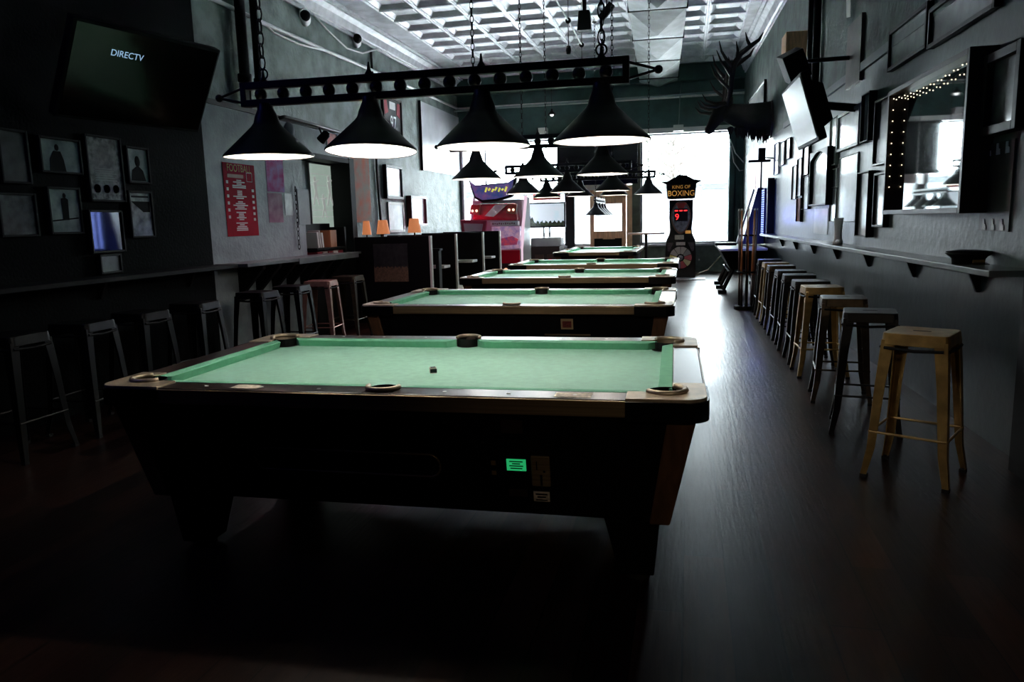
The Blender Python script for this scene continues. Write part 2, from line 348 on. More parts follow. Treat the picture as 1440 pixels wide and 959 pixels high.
# ================================================================== POOL TABLES
TA, TB, TZ = 1.18, .69, .75
def make_table():
    root = thing('pool_table', '', 'pool table')
    rw = .125                                        # rail width
    # cabinet, tapered box
    b = [(-1.05, -.57, .27), (1.05, -.57, .27), (1.05, .57, .27), (-1.05, .57, .27)]
    t = [(-1.14, -.655, .70), (1.14, -.655, .70), (1.14, .655, .70), (-1.14, .655, .70)]
    MB().frust(b, t).build('cabinet', M_cabin, root, bevel=.006)
    for sx in (-1, 1):
        for sy in (-1, 1):
            bx_, tx = 1.062*sx, 1.152*sx; by, ty = .582*sy, .667*sy
            def L_(x, y, z, w): return [(x, y, z), (x-sx*w, y, z), (x-sx*w, y-sy*.02, z), (x-sx*.02, y-sy*.02, z), (x-sx*.02, y-sy*w, z), (x, y-sy*w, z)]
            MB().frust(L_(bx_, by, .26, .075), L_(tx, ty, .692, .10)).build('corner_post', M_post, root, bevel=.008)
            # legs
            lx, ly = sx*.92, sy*.44
            lg = MB().frust([(lx+sx*.02-.065, ly-.065, .025), (lx+sx*.02+.065, ly-.065, .025), (lx+sx*.02+.065, ly+.065, .025), (lx+sx*.02-.065, ly+.065, .025)],
                            [(lx-.11, ly-.10, .30), (lx+.11, ly-.10, .30), (lx+.11, ly+.10, .30), (lx-.11, ly+.10, .30)]).build('leg', M_cabin, root, bevel=.006)
            MB().lathe([(.05, 0), (.05, .02), (.03, .028)], (lx+sx*.02, ly, 0), 16, close=True).build('foot', M_rub, lg)
    # bed
    MB().bx(-TA+.1, TA-.1, -TB+.1, TB-.1, TZ-.07, TZ-.038).build('bed_cloth', M_felt, root)
    # rails: wood top segments with gaps for corner castings
    cw = .27
    for sy in (-1, 1):
        for s in (-1, 1):
            y0, y1 = sorted((sy*TB, sy*(TB-rw+.012)))
            MB().bx(min(s*.055, s*(TA-cw)), max(s*.055, s*(TA-cw)), y0+.0, y1, TZ-.05, TZ).build('rail', M_railw, root, bevel=.004)
        MB().bx(-.055, .055, *sorted((sy*TB, sy*(TB-.035))), TZ-.05, TZ).build('rail', M_railw, root, bevel=.004)
        MB().bx(-TA+cw, TA-cw, sy*TB-.007 if sy < 0 else sy*TB-.002, sy*TB+.002 if sy < 0 else sy*TB+.007, TZ-.062, TZ-.004).build('apron_trim', M_brass, root, bevel=.003)
        sg = MB()
        for xx in (-.73, -.49, -.25, .25, .49, .73): sg.lathe([(.0, 0), (.008, 0), (.008, .0015), (0, .0015)], (xx, sy*(TB-.055), TZ), 10)
        sg.build('rail_sights', M_white, root)
    for sx in (-1, 1):
        x0, x1 = sorted((sx*TA, sx*(TA-rw+.012)))
        MB().bx(x0, x1, -TB+cw, TB-cw, TZ-.05, TZ).build('rail', M_railw, root, bevel=.004)
        a, b2 = sorted((sx*TA, sx*(TA+.006)))
        MB().bx(a-.002, b2, -TB+cw, TB-cw, TZ-.062, TZ-.004).build('apron_trim', M_brass, root, bevel=.003)
    # corner castings
    for sx in (-1, 1):
        for sy in (-1, 1):
            def poly(gr, rad):
                a, b3 = TA+gr, TB+gr; pts = [(a-cw-gr, b3)]
                for i in range(9): q = PI/2-PI/2*i/8; pts.append((a-rad+rad*math.cos(q), b3-rad+rad*math.sin(q)))
                pts.append((a, b3-cw-gr)); return pts
            pc = (TA-.135, TB-.135); pr = .062
            inner = [(TA-rw+.012, TB-cw), (TA-rw+.012, pc[1]-pr-.02)]
            for i in range(13): q = -PI*.28+(PI*1.06)*i/12; inner.append((pc[0]+pr*math.cos(q), pc[1]+pr*math.sin(q)))
            inner += [(pc[0]-pr-.02, TB-rw+.012), (TA-cw, TB-rw+.012)]
            top = [(sx*x, sy*y) for x, y in poly(.004, .07)+inner]
            if sx*sy < 0: top = top[::-1]
            c = MB().prism(top, TZ-.03, TZ+.006).build('corner_casting', M_cast, root, bevel=.002)
            out = poly(.012, .075); inn = [(x, y) for x, y in poly(-.03, .05)][::-1]
            ring = [(sx*x, sy*y) for x, y in out+inn]
            MB().prism(ring, TZ-.075, TZ-.004).build('casting_skirt', M_blackg, c, bevel=.002)
            k = MB(); k.lathe([(.066, .004), (.066, -.09), (.0, -.09)], (sx*pc[0], sy*pc[1], TZ), 24)
            k.lathe([(0, 0), (.07, 0), (.07, .001)], (sx*(pc[0]-.012), sy*(pc[1]-.012), TZ-.0365), 24)
            pk = k.build('pocket', M_black, root)
            pts = []
            for i in range(17): q = -PI*.35+PI*1.2*i/16; pts.append((sx*(pc[0]+.068*math.cos(q)), sy*(pc[1]+.068*math.sin(q)), TZ+.009))
            MB().tube(pts, .011, 8).build('pocket_rim', M_cast, pk, smooth=True)
    for sy in (-1, 1):
        k = MB(); yy = sy*(TB-.085)
        k.lathe([(.056, .004), (.056, -.09), (0, -.09)], (0, yy, TZ), 24); k.lathe([(0, 0), (.056, 0), (.056, .001)], (0, sy*(TB-.1), TZ-.0365), 24)
        pk = k.build('pocket', M_black, root)
        pts = [(.06*math.cos(q), yy+sy*.06*math.sin(q), TZ+.008) for q in [(-.1+PI*1.06*i/14) for i in range(15)]]
        MB().tube(pts, .010, 8).build('pocket_rim', M_cast, pk, smooth=True)
    # cushions
    def cushion(p0, p1, inw):
        p0 = Vector(p0); p1 = Vector(p1); t = (p1-p0).normalized(); iw = Vector(inw)
        D = .052; e = .045
        rowA = [p0+Vector((0, 0, TZ+.001)), p1+Vector((0, 0, TZ+.001))]
        rowB = [p0+t*e+iw*D+Vector((0, 0, TZ-.003)), p1-t*e+iw*D+Vector((0, 0, TZ-.003))]
        rowC = [p0+t*e+iw*(D-.012)+Vector((0, 0, TZ-.040)), p1-t*e+iw*(D-.012)+Vector((0, 0, TZ-.040))]
        rowD = [p0+Vector((0, 0, TZ-.045)), p1+Vector((0, 0, TZ-.045))]
        v = rowA+rowB+rowC+rowD
        MB().raw(v, [[0, 1, 3, 2], [2, 3, 5, 4], [4, 5, 7, 6], [6, 7, 1, 0], [0, 2, 4, 6], [1, 3, 5, 7]]).build('cushion', M_felts, root, bevel=.003)
    yi = TB-rw+.012; xi = TA-rw+.012; g = .06
    for sy in (-1, 1):
        cushion((-xi+.075, sy*yi, 0), (-.055, sy*yi, 0), (0, -sy, 0)); cushion((.055, sy*yi, 0), (xi-.075, sy*yi, 0), (0, -sy, 0))
    for sx in (-1, 1): cushion((sx*xi, -yi+.075, 0), (sx*xi, yi-.075, 0), (-sx, 0, 0))
    return root
proto = make_table()
TABLES = [(-1.12, 3.19, .016, 'nearest pool table, green cloth and a lit green coin display on its black front', 1.0),
          (-1.27, 6.03, .0, 'second pool table from the camera, red price sticker and coin slide on its front', 1.0),
          (-1.30, 8.72, .0, 'third pool table from the camera, beside the black booth panels', 1.0),
          (-1.30, 11.1, .0, 'fourth pool table from the camera, in front of the turned end-on table', 1.0),
          (-1.72, 15.7, PI/2, 'farthest pool table, larger and turned end-on towards the street door', 1.14)]
tabs = []
for i, (x, y, rz, lab, sc) in enumerate(TABLES):
    o = proto if i == 0 else copy_tree(proto)
    o.location = (x, y, 0); o.rotation_euler = (0, 0, rz); o.scale = (sc*1.05 if sc > 1 else 1, sc, 1)
    tag(o, lab, 'pool table', 'green-cloth pool tables'); tabs.append(o)
def slope_y(z): return -.57-(z-.27)/.43*.085         # front face of the cabinet at height z
TILT = math.atan2(.085, .43)
# coin box of table 1
def front_empty(parent, name, x, z, m_mb, m, bevel=0):
    o = m_mb.build(name, m, parent, bevel=bevel); o.location = (x, slope_y(z), z); o.rotation_euler = (-TILT*-1, 0, 0); return o
t1 = tabs[0]
cp = front_empty(t1, 'coin_panel', .51, .45, MB().bx(-.135, .135, -.012, .01, -.14, .14), M_blackg, .004)
lcd = MB().bx(-.036, .036, -.016, -.011, .01, .056).build('display', mat('lcd_green', '0c5a34', .4, emit='2fd07c', es=.55), cp)
lt = MB()
for k, (w, zz) in enumerate(((.05, .048), (.03, .039), (.052, .03), (.045, .02))): lt.bx(-w/2, w/2, -.0168, -.016, zz-.0022, zz+.0022)
lt.build('display_lines', mat('lcd_dark', '06301b', .5), lcd)
bz = MB().bx(.055, .125, -.02, -.011, -.05, .075).build('coin_plate', M_brass, cp, bevel=.004)
MB().bx(.075, .079, -.0215, -.019, .02, .055).bx(.088, .096, -.0215, -.019, -.045, .0).bx(.1, .108, -.0215, -.019, .01, .018).build('coin_slot', M_black, bz)
MB().bx(.058, .118, -.015, -.011, -.115, -.075).build('sticker', M_lab, cp)
MB().bx(.066, .11, -.0158, -.0148, -.088, -.082).bx(.072, .104, -.0158, -.0148, -.1, -.094).bx(.066, .11, -.0158, -.0148, -.112, -.107).build('sticker_lettering', M_black, cp)
MB().bx(-.035, .035, -.014, -.011, -.1, -.07).build('bill_slot', M_frameB, cp)
MB().bx(-.095, -.078, -.015, -.011, .028, .046).bx(-.095, -.078, -.015, -.011, -.012, .004).build('button', M_gold, cp)
for sx in (-.12, .12): MB().lathe([(.005, 0), (.004, .004), (0, .005)], (0, 0, 0), 10, M=Matrix.Translation((sx, -.011, .12)) @ Matrix.Rotation(PI/2, 4, 'X')).build('screw', M_chrome, cp)
st = front_empty(t1, 'notice_sticker', .50, .63, MB().bx(-.04, .04, -.004, .002, -.027, .027), M_frameB)
bw = front_empty(t1, 'ball_window', -.17, .46, MB().prism(rrect(.76, .085, .04), -.004, .01, UP.inverted() @ Matrix.Identity(4)), mat('tinted_window', '0a1413', .12, coat=.6))
pts = [(x, -.008, z) for x, z in rrect(.77, .095, .045, 8)]; pts.append(pts[0])
MB().tube(pts, .004, 6).build('window_rim', M_brass, bw, smooth=True)
MB().bx(-.92, -.82, -.665, -.60, .7506, .7516).build('rail_sticker', M_lab, t1).location = (.31, 0, 0)
MB().prism([(-.60, -.655), (-.50, -.66), (-.49, -.625), (-.53, -.61), (-.6, -.62)], .7504, .7514).build('torn_label', M_lab, t1)
MB().prism([(.66, -.672), (.79, -.672), (.79, -.60), (.66, -.605)], .7504, .7514).build('rail_label', M_lab, t1)
# table 2 front
t2 = tabs[1]
s2 = front_empty(t2, 'price_sticker', .42, .61, MB().bx(-.045, .045, -.004, .002, -.04, .04), mat('sticker_cream', 'a58f66', .5))
MB().bx(-.033, .033, -.006, -.003, -.026, .024).build('sticker_print', mat('sticker_red', '6a2520', .5, var=.4, scale=90), s2)
c2 = front_empty(t2, 'coin_slide', .42, .53, MB().bx(-.17, .17, -.012, .004, -.004, .004), M_brass)
front_empty(t2, 'coin_label', .41, .47, MB().bx(-.075, .02, -.004, .002, -.014, .014).bx(.05, .11, -.004, .002, .004, .012), M_brass)
cb = onz(609, 522, TZ-.03)
ck = tag(MB().bx(-.014, .014, -.014, .014, 0, .026).build('chalk_cube', mat('chalk_paper', 'd8cdbb', .7), bevel=.002), 'small chalk cube lying on the cloth of the nearest pool table', 'chalk')
ck.location = (cb.x, cb.y, TZ-.038); ck.rotation_euler = (0, 0, .5)
MB().bx(-.0148, .0148, -.0148, -.0135, .003, .02).bx(-.011, .011, -.011, .011, .0255, .0268).build('chalk_face', mat('chalk_dark', '14201e', .8), ck)

# ================================================================== BILLIARD LAMPS
def chain_mb(L):
    m = MB(); n = int(L/.052)
    for k in range(n):
        Mx = Matrix.Rotation(PI/2, 4, 'X') if k % 2 else Matrix.Rotation(PI/2, 4, 'X') @ Matrix.Rotation(PI/2, 4, 'Y')
        Mx = (Matrix.Rotation(PI/2*(k % 2), 4, 'Z') @ Matrix.Rotation(PI/2, 4, 'X'))
        m.ring((0, 0, .026+k*.052), .02, .0045, Mx, 10, 5, (.7, 1.5))
    return m
SHP = [(.2, 0), (.203, .004), (.2, .01), (.13, .076), (.07, .134), (.058, .15), (.052, .175), (.042, .2), (.036, .215), (.036, .235)]
def make_lamp(n, sp, half, balls, label, loc, rz, drop, tilt=None):
    root = thing('billiard_lamp', label, 'lamp', loc, rz, 'long iron lamps hung over the pool tables')
    z0, z1 = .243, .302
    f = MB(); hy = .018
    f.bx(-half, half, -hy, hy, z0-.018, z0+.012); f.bx(-half, half, -hy, hy, z1-.002, z1+.03)
    for s in (-1, 1): f.bx(s*half-.014, s*half+.014, -hy, hy, z0-.018, z1+.03)
    f.build('bar_frame', M_iron, root, bevel=.003)
    for s in (-1, 1):
        a = MB(); tip = (s*(half+.13), 0, (z0+z1)/2)
        a.tube([(s*half, 0, z0), tip], .006, 6); a.tube([(s*half, 0, z1+.01), tip], .006, 6); a.ball(tip, .018, 12)
        a.build('arrow_end', M_iron, root)
    for k in range(balls):
        x = -half*.97+2*half*.97*(k+.5)/balls
        MB().ball((x, 0, (z0+z1)/2+.004), .029, 14).build('ball_spacer', M_iron, root, smooth=True)
    for k in range(n):
        x = (k-(n-1)/2)*sp
        sh = MB().lathe([(r, z-.235) for r, z in SHP], (0, 0, 0), 48).build('shade', M_shade, root, smooth=True)
        sh.location = (x, 0, .235); sh.rotation_euler = (tilt[k] if tilt else 0, 0, 0)
        ins = [(max(.004, r-.004), z+(.003 if i else .001)-.235) for i, (r, z) in enumerate(SHP)][:-2]
        MB().lathe([(.1985, .003-.235)]+ins[2:], (0, 0, 0), 48).build('lining', M_shadein, sh, smooth=True)
        MB().ball((0, 0, .075-.235), .032, 14, (1, 1, 1.25)).build('bulb', emat('bulb_glow', 'fff1e2', 9), sh, smooth=True)
        MB().lathe([(.0, .0), (.02, .01), (.008, .03), (.004, .06), (0, .065)], (x, 0, z1+.02), 12).build('finial', M_iron, root, smooth=True)
        plight('lamp_light', (x, 0, .038), LAMP_W, (1, .92, .84), .03, root)
    for s in (-1, 1):
        xx = s*(n-1)/2*sp
        MB().ring((xx, 0, z1+.062), .022, .004, Matrix.Rotation(PI/2, 4, 'X'), 16, 6).build('hanging_ring', M_iron, root, smooth=True)
        ch = chain_mb(drop-z1-.10); c = ch.build('chain', M_iron, root); c.location = (xx, 0, z1+.085)
        MB().lathe([(.05, 0), (.05, -.012), (.01, -.03)], (xx, 0, drop), 16).build('ceiling_hook', M_iron, root)
    return root
LAMP_W = 8.5
RIM = 1.68; DROP = CZ-.018-RIM
make_lamp(4, .507, .86, 15, 'nearest hanging lamp bar, four black cone shades over the nearest pool table', (-1.11, 3.2, RIM), .016, DROP, (.01, -.075, 0, 0))
make_lamp(3, .515, .72, 13, 'second lamp bar from the camera, three black cone shades', (-1.17, 6.05, RIM+.03), .0, DROP-.03)
make_lamp(3, .52, .72, 13, 'third lamp bar from the camera, its left arrow end showing left of the nearer cones', (-1.355, 8.75, RIM), 0, DROP)
make_lamp(4, .49, .82, 15, 'fourth lamp bar from the camera, its right end shade alone against the bright window', (-1.28, 11.05, RIM+.02), .0, DROP-.02)
make_lamp(4, .5, .82, 12, 'farthest lamp bar, small cones in a receding row before the timber door', (-1.72, 15.4, 1.45), PI/2, CZ-.018-1.45)

# ================================================================== STOOLS
def make_stool(label, m):
    root = thing('bar_stool', label, 'stool', group='metal bar stools')
    H = .76; hs = .15
    s = MB(); s.prism(rrect(.30, .30, .035), H-.012, H)
    sk = MB(); o = rrect(.302, .302, .036); i_ = rrect(.29, .29, .03)
    n = len(o); zb = H-.06
    vs = [(x, y, H-.006) for x, y in o]+[(x*1.03, y*1.03, zb) for x, y in o]+[(x*1.02, y*1.02, zb) for x, y in i_]+[(x, y, H-.012) for x, y in i_]
    fs = [[r*n+k, r*n+(k+1) % n, (r+1)*n+(k+1) % n, (r+1)*n+k] for r in range(3) for k in range(n)]
    s.raw(vs, fs)
    seat = s.build('seat', m, root, bevel=.004)
    MB().prism(rrect(.085, .022, .01), H+.0003, H+.0012).build('seat_slot', M_black, seat)
    for sx in (-1, 1):
        for sy in (-1, 1):
            def sec(c, z, w, fl):
                x, y = c; return [(sx*x, sy*y, z), (sx*(x-w), sy*y, z), (sx*(x-w), sy*(y-.006), z), (sx*(x-.006), sy*(y-.006), z), (sx*(x-.006), sy*(y-w), z), (sx*x, sy*(y-w), z)]
            secs = [sec((.150, .150), H-.035, .062, 0), sec((.166, .166), .5, .05, 0), sec((.185, .185), .16, .04, 0), sec((.205, .205), .018, .03, 0)]
            lm = MB(); vs = [q for c in secs for q in c]; fs = []
            for r in range(3):
                for k in range(6): fs.append([r*6+k, r*6+(k+1) % 6, (r+1)*6+(k+1) % 6, (r+1)*6+k])
            fs += [list(range(6)), list(range(18, 24))]
            lg = lm.raw(vs, fs).build('leg', m, root, bevel=.002)
            MB().bx(sx*.206-.016*(1+sx), sx*.206+.016*(1-sx), sy*.206-.016*(1+sy), sy*.206+.016*(1-sy), 0, .02).build('foot', M_rub, lg)
    for a in range(4):
        z = .245; e = .177
        p0 = Matrix.Rotation(a*PI/2, 3, 'Z') @ Vector((e, -e, z)); p1 = Matrix.Rotation(a*PI/2, 3, 'Z') @ Vector((e, e, z))
        MB().tube([p0, p1], .007, 8).build('footrest', m, root)
        p0 = Matrix.Rotation(a*PI/2, 3, 'Z') @ Vector((.154, -.135, H-.075)); p1 = Matrix.Rotation(a*PI/2, 3, 'Z') @ Vector((.154, .135, H-.075))
        MB().tube([p0, (p0+p1)/2+Vector((0, 0, -.008)), p1], .008, 8).build('under_brace', M_black, root)
    return root
protoS = {}
def stool(x, y, rz, m, label):
    if m.name not in protoS: o = protoS[m.name] = make_stool(label, m)
    else: o = copy_tree(protoS[m.name]); o['label'] = label
    o.location = (x, y, 0); o.rotation_euler = (0, 0, rz)
RS = [(4.14, M_gold, -.5, 'gold metal bar stool, nearest of the row under the right-hand ledge'),
      (5.02, M_stool, -.18, 'black metal bar stool right behind the nearest gold one by the right wall'),
      (5.85, M_bronze, -.1, 'bronze-black bar stool third from the near end of the right-hand row'),
      (6.75, M_gold, .03, 'gold-edged bar stool fourth from the near end of the right-hand row'),
      (7.35, M_stool, .0, 'black bar stool fifth from the near end of the right-hand row'),
      (8.1, M_stool, -.04, 'black bar stool sixth from the near end of the right-hand row'),
      (8.75, M_stool, .02, 'black bar stool seventh from the near end of the right-hand row'),
      (9.6, M_bronze, .0, 'dark bronze bar stool eighth from the near end of the right-hand row'),
      (10.2, M_gold, .03, 'gold-legged bar stool second from the far end of the right-hand row'),
      (10.95, M_stool, -.02, 'black bar stool at the far end of the right-hand row, beside the cue stand')]
for k, (y, m, rz, lab) in enumerate(RS): stool(1.17 if k == 0 else 1.115, y, rz, m, lab)
LS = [(3.72, M_stool, .0, 'black bar stool in deep shade, nearest of the left-hand row'),
      (4.28, M_stool, .06, 'black bar stool second from the near end of the left-hand row'),
      (4.85, M_stool, -.03, 'black bar stool third from the near end of the left-hand row'),
      (5.5, M_stool, .04, 'black bar stool fourth from the near end of the left-hand row'),
      (6.45, M_stool, -.04, 'black bar stool below the red poster on the left'),
      (7.1, M_stool, .05, 'black bar stool directly left of the copper one'),
      (7.75, M_pinks, .12, 'copper-coloured bar stool, the only pale one under the left-hand counter'),
      (8.45, M_bronze, .0, 'dark bar stool at the far end of the left-hand counter by the booths')]
for y, m, rz, lab in LS: stool(-4.02, y, rz, m, lab)

# ================================================================== LEDGES
def ledge(name, label, x0, x1, y0, y1, z, brk, face, m=None):
    root = thing(name, label, 'ledge', (0, 0, 0))
    MB().bx(x0, x1, y0, y1, z-.035, z).build('board', m or M_ledge, root, bevel=.004)
    xw = x1 if face < 0 else x0; xf = x0 if face < 0 else x1
    for y in brk:
        s = 1 if face < 0 else -1
        pl = [(xw, z-.036), (xw-s*.075, z-.036), (xw-s*.072, z-.05), (xw-s*.02, z-.18), (xw, z-.18)]
        MB().frust([(a, y-.012, b) for a, b in pl], [(a, y+.012, b) for a, b in pl]).build('bracket', M_iron, root)
    return root
rl = ledge('wall_ledge', 'long grey drinks ledge along the right wall above the bar stools', -.225, -.001, .4, 10.0, 1.045, (1.1, 2.3, 3.6, 4.9, 6.2, 7.5, 8.8), -1)
rl.location = (1.78, 4, 0); rl.rotation_euler = (0, 0, RSL)
ledge('wall_ledge', 'dark drinks ledge on the black wall at far left', PXW+.001, -4.22, 2.2, 6.48, 1.02, (2.8, 3.9, 5.0, 6.1), 1, M_black)
lg = ledge('wall_counter', 'grey counter with tapered brackets below the red poster', PXW-.019, -4.16, 6.55, 9.1, 1.02, (), 1)
for k in range(7):
    y = 6.95+k*.32
    pl = [(PXW-.018, .985), (PXW+.28, .985), (PXW+.27, .95), (PXW+.03, .70), (PXW-.018, .66)]
    MB().frust([(a, y-.03, b) for a, b in pl], [(a, y+.03, b) for a, b in pl]).build('bracket', M_black, lg)
MB().bx(PXW+.27, PXW+.345, 7.55, 9.1, .955, 1.021).build('edge_strip', M_ledge, lg, bevel=.003)

# ================================================================== WALL PIECES
def wall_frame(side, name, label, cat, px0, px1, yt, yb, depth=.03, fw=.03, fm=None, am=None, X=None, group=None, tilt=0, arch=False):
    """a framed piece: px0/px1 its left and right edges, yt/yb top and bottom at the nearer edge"""
    wx = X if X is not None else PXW-.02
    hit = (lambda a, b: onR(a, b, depth)) if side == 'R' else (lambda a, b: onx(a, b, wx+depth))
    ym = (yt+yb)/2
    ya = hit(px0, ym).y; yb_ = hit(px1, ym).y
    near = px1 if side == 'R' else px0
    zt = hit(near, yt).z; zb = hit(near, yb).z
    if side == 'R': wx = RXat((ya+yb_)/2)
    w = abs(ya-yb_); h = zt-zb; yc = (ya+yb_)/2
    root = thing(name, label, cat, (wx, yc, zb), RROT if side == 'R' else PI/2, group)
    if tilt: root.rotation_euler = (0, tilt, root.rotation_euler.z)
    d = depth
    if fw:
        f = MB(); f.bx(-w/2, -w/2+fw, -d, -.001, 0, h).bx(w/2-fw, w/2, -d, -.001, 0, h).bx(-w/2+fw, w/2-fw, -d, -.001, 0, fw)
        if arch:
            n = 10; pts = [(-w/2+fw, h)]+[(-w/2+fw+(w-2*fw)*i/n, h-fw-.14*h*(1-math.sin(PI*i/n))) for i in range(n+1)]+[(w/2-fw, h)]
            f.frust([(x, -d, z) for x, z in pts], [(x, -.001, z) for x, z in pts])
        else: f.bx(-w/2+fw, w/2-fw, -d, -.001, h-fw, h)
        f.build('frame', fm or M_frameK, root, bevel=.003)
    MB().bx(-w/2+fw*.9, w/2-fw*.9, -d*.55, -.001, fw*.9, h-fw*.9).build('picture', am or A_grey, root)
    root['_w'] = w; root['_h'] = h; root['_d'] = d*.55
    return root, w, h
RP = 'pictures hung on the right wall'; LP = 'pictures hung on the left walls'
# right wall
rm, w, h = wall_frame('R', 'wall_mirror', 'large dark-framed mirror with string lights above the right-hand ledge', 'mirror', 1246, 1356, 70, 300, .16, .035, M_frameB, M_mirror)
sl = thing('string_lights', 'string of tiny warm lights along the top and far side of the large mirror', 'lights', rm.location, rm.rotation_euler.z)
pl = [(w/2-.05, h-.05)]+[(w/2-.05-(w-.1)*i/22, h-.05-.012*(i % 2)-.03*math.sin(PI*i/22)) for i in range(1, 23)]+[(-w/2+.05, h-.05-.085*k) for k in range(1, 9)]
MB().tube([(x, -.12, z) for x, z in pl], .0025, 5).build('wire', M_wirek, sl)
for x, z in pl: MB().ball((x, -.13, z-.01), .0045, 8).build('bulb', emat('fairy_bulb', 'ffe9c4', 2.5), sl)
RW = [(1228, 1247, 133, 229, .05, .02, M_frameB, A_dark, 'tall narrow dark picture close to the far edge of the large mirror'),
      (1227, 1243, 241, 320, .05, .02, M_frameK, A_grey, 'small grey upright frame below the narrow dark picture by the mirror'),
      (1210, 1221, 128, 197, .07, .012, M_frameK, A_light, 'narrow upright frame hung high beside the large mirror'),
      (1177, 1207, 146, 203, .04, .03, M_frameW, A_grey, 'landscape picture with pale frame hung above the big white poster'),
      (1166, 1175, 163, 231, .04, .01, M_frameW, A_light, 'slim pale picture left of the landscape one on the right wall'),
      (1178, 1204, 214, 312, .02, .012, M_frameW, A_light, 'big pale poster in the middle of the right-wall picture cluster'),
      (1203, 1219, 240, 334, .07, .012, M_frameK, A_light, 'tall frame reaching down to the ledge between pale poster and mirror'),
      (1166, 1176, 236, 263, .03, .008, M_frameW, A_grey, 'tiny grey frame left of the big pale poster'),
      (1166, 1175, 264, 312, .03, .008, M_frameK, A_light, 'narrow frame below the tiny grey one on the right wall'),
      (1138, 1162, 206, 288, .09, .02, M_frameK, A_grey, 'grey picture with arched top in a deep black frame on the right wall'),
      (1113, 1119, 232, 280, .04, .006, M_frameK, A_light, 'narrow black-framed print above the blue lit machine'),
      (1120, 1126, 222, 275, .04, .006, M_frameK, A_light, 'second narrow black-framed print above the blue lit machine'),
      (1128, 1136, 203, 245, .04, .006, M_frameK, A_light, 'upper narrow print next to the arched grey picture'),
      (1128, 1136, 247, 294, .04, .006, M_frameK, A_grey, 'lower narrow print next to the arched grey picture'),
      (1119, 1125, 278, 312, .04, .006, M_frameK, A_or, 'small lit orange print low on the right wall near the blue machine'),
      (1088, 1094, 200, 244, .04, .006, M_frameW, A_light, 'pale slim print farthest along the right wall, below the deer head'),
      (1096, 1102, 198, 231, .04, .006, M_frameW, A_light, 'pale print second farthest along the right wall'),
      (1104, 1110, 193, 222, .04, .006, M_frameK, A_light, 'small dark-framed print under the television on the right wall'),
      (1381, 1431, 56, 179, .09, .05, M_frameK, A_dark, 'thick black-framed dark picture nearest the camera, high on the right wall'),
      (1187, 1206, 20, 112, .06, .0, None, A_wood, 'brown upright board hung high above the mirror'),
      (1250, 1302, 2, 66, .05, .03, M_frameK, A_grey, 'large glazed picture high above the mirror, streaked by reflections'),
      (1308, 1400, -60, 8, .05, .03, M_frameK, A_dark, 'dark glazed picture cut off by the top of the photograph'),
      (1052, 1074, 112, 152, .05, .02, M_frameK, A_light, 'pale picture with a black edge behind the antlers'),
      (1144, 1163, 293, 330, .012, .0, None, A_light, 'bare grey panel below the arched grey picture')]
for (a, b, c, d, dep, fw, fm, am, lab) in RW:
    wall_frame('R', 'picture_frame' if fw else 'wall_panel', lab, 'picture' if fw else 'panel', a, b, c, d, dep, fw, fm, am, group=RP if fw else None, arch='arched' in lab and 'black frame' in lab)
bo, w, h = wall_frame('R', 'wall_board', 'dark plank board with small white decals beside the large mirror', 'board', 1378, 1420, 196, 326, .02, 0, None, mat('dark_plank', '2b2a29', .4, var=.35, scale=5, stretch=(8, 8, 1)))
for zz in (h*.92, h*.07):
    for xx in (-.3, 0, .3): MB().prism([(xx*w-.02, zz-.03), (xx*w+.03, zz-.03), (xx*w+.025, zz), (xx*w+.008, zz+.005), (xx*w+.006, zz+.035), (xx*w-.02, zz+.035)], .0125, .016, UP).build('decal', M_white, bo)
pp = tag(MB().bx(-.09, .09, -.004, 0, 0, .28).build('paper_sheet', M_white), 'white paper sheet stuck high on the right wall above the brown board', 'paper')
q = onR(1198, 24); pp.location = (q.x-.03, q.y, q.z); pp.rotation_euler = (.1, .2, RROT)
pr_ = tag(MB().bx(-.25, .25, -.004, 0, 0, .9).build('wall_poster', mat('faded_red_print', 'c07a80', .6, var=.3, scale=9)), 'faded pink-red poster on the right wall near the street window', 'poster')
q = onR(1060, 300); pr_.location = (q.x-.004, q.y, q.z); pr_.rotation_euler = (0, 0, RROT)
# boot mug and cap on the ledge
q = onR(1181, 340, .1)
bm_ = tag(MB().lathe([(.0, 0), (.05, 0), (.05, .03), (.04, .05), (.036, .12), (.045, .24), (.05, .27), (.044, .27), (.035, .14), (0, .13)], (0, 0, 0), 20).ball((-.0, -.05, .03), .04, 12, (.8, 1.5, .7)).build('boot_mug', M_white, smooth=True), 'white boot-shaped mug standing on the right-hand ledge', 'mug')
bm_.location = (q.x-.02, q.y, 1.046)
q = onR(1362, 360, .115)
hat = thing('peaked_cap', 'black round cap with a gold badge lying on the near end of the ledge', 'cap', (q.x, q.y, 1.045), .3)
MB().lathe([(0, 0), (.085, 0), (.088, .03), (.10, .045), (.125, .062), (.12, .075), (.06, .082), (0, .083)], (0, 0, 0), 32).build('crown', M_black, hat, smooth=True)
MB().raw([(-.06, -.07, .012), (.06, -.07, .012), (.045, -.125, .004), (-.045, -.125, .004), (-.06, -.07, .006), (.06, -.07, .006), (.045, -.125, 0), (-.045, -.125, 0)], [[0, 1, 2, 3], [7, 6, 5, 4], [0, 4, 5, 1], [1, 5, 6, 2], [2, 6, 7, 3], [3, 7, 4, 0]]).build('peak', M_blackg, hat)
MB().bx(-.035, .035, -.094, -.086, .012, .028).build('badge', M_gold, hat)

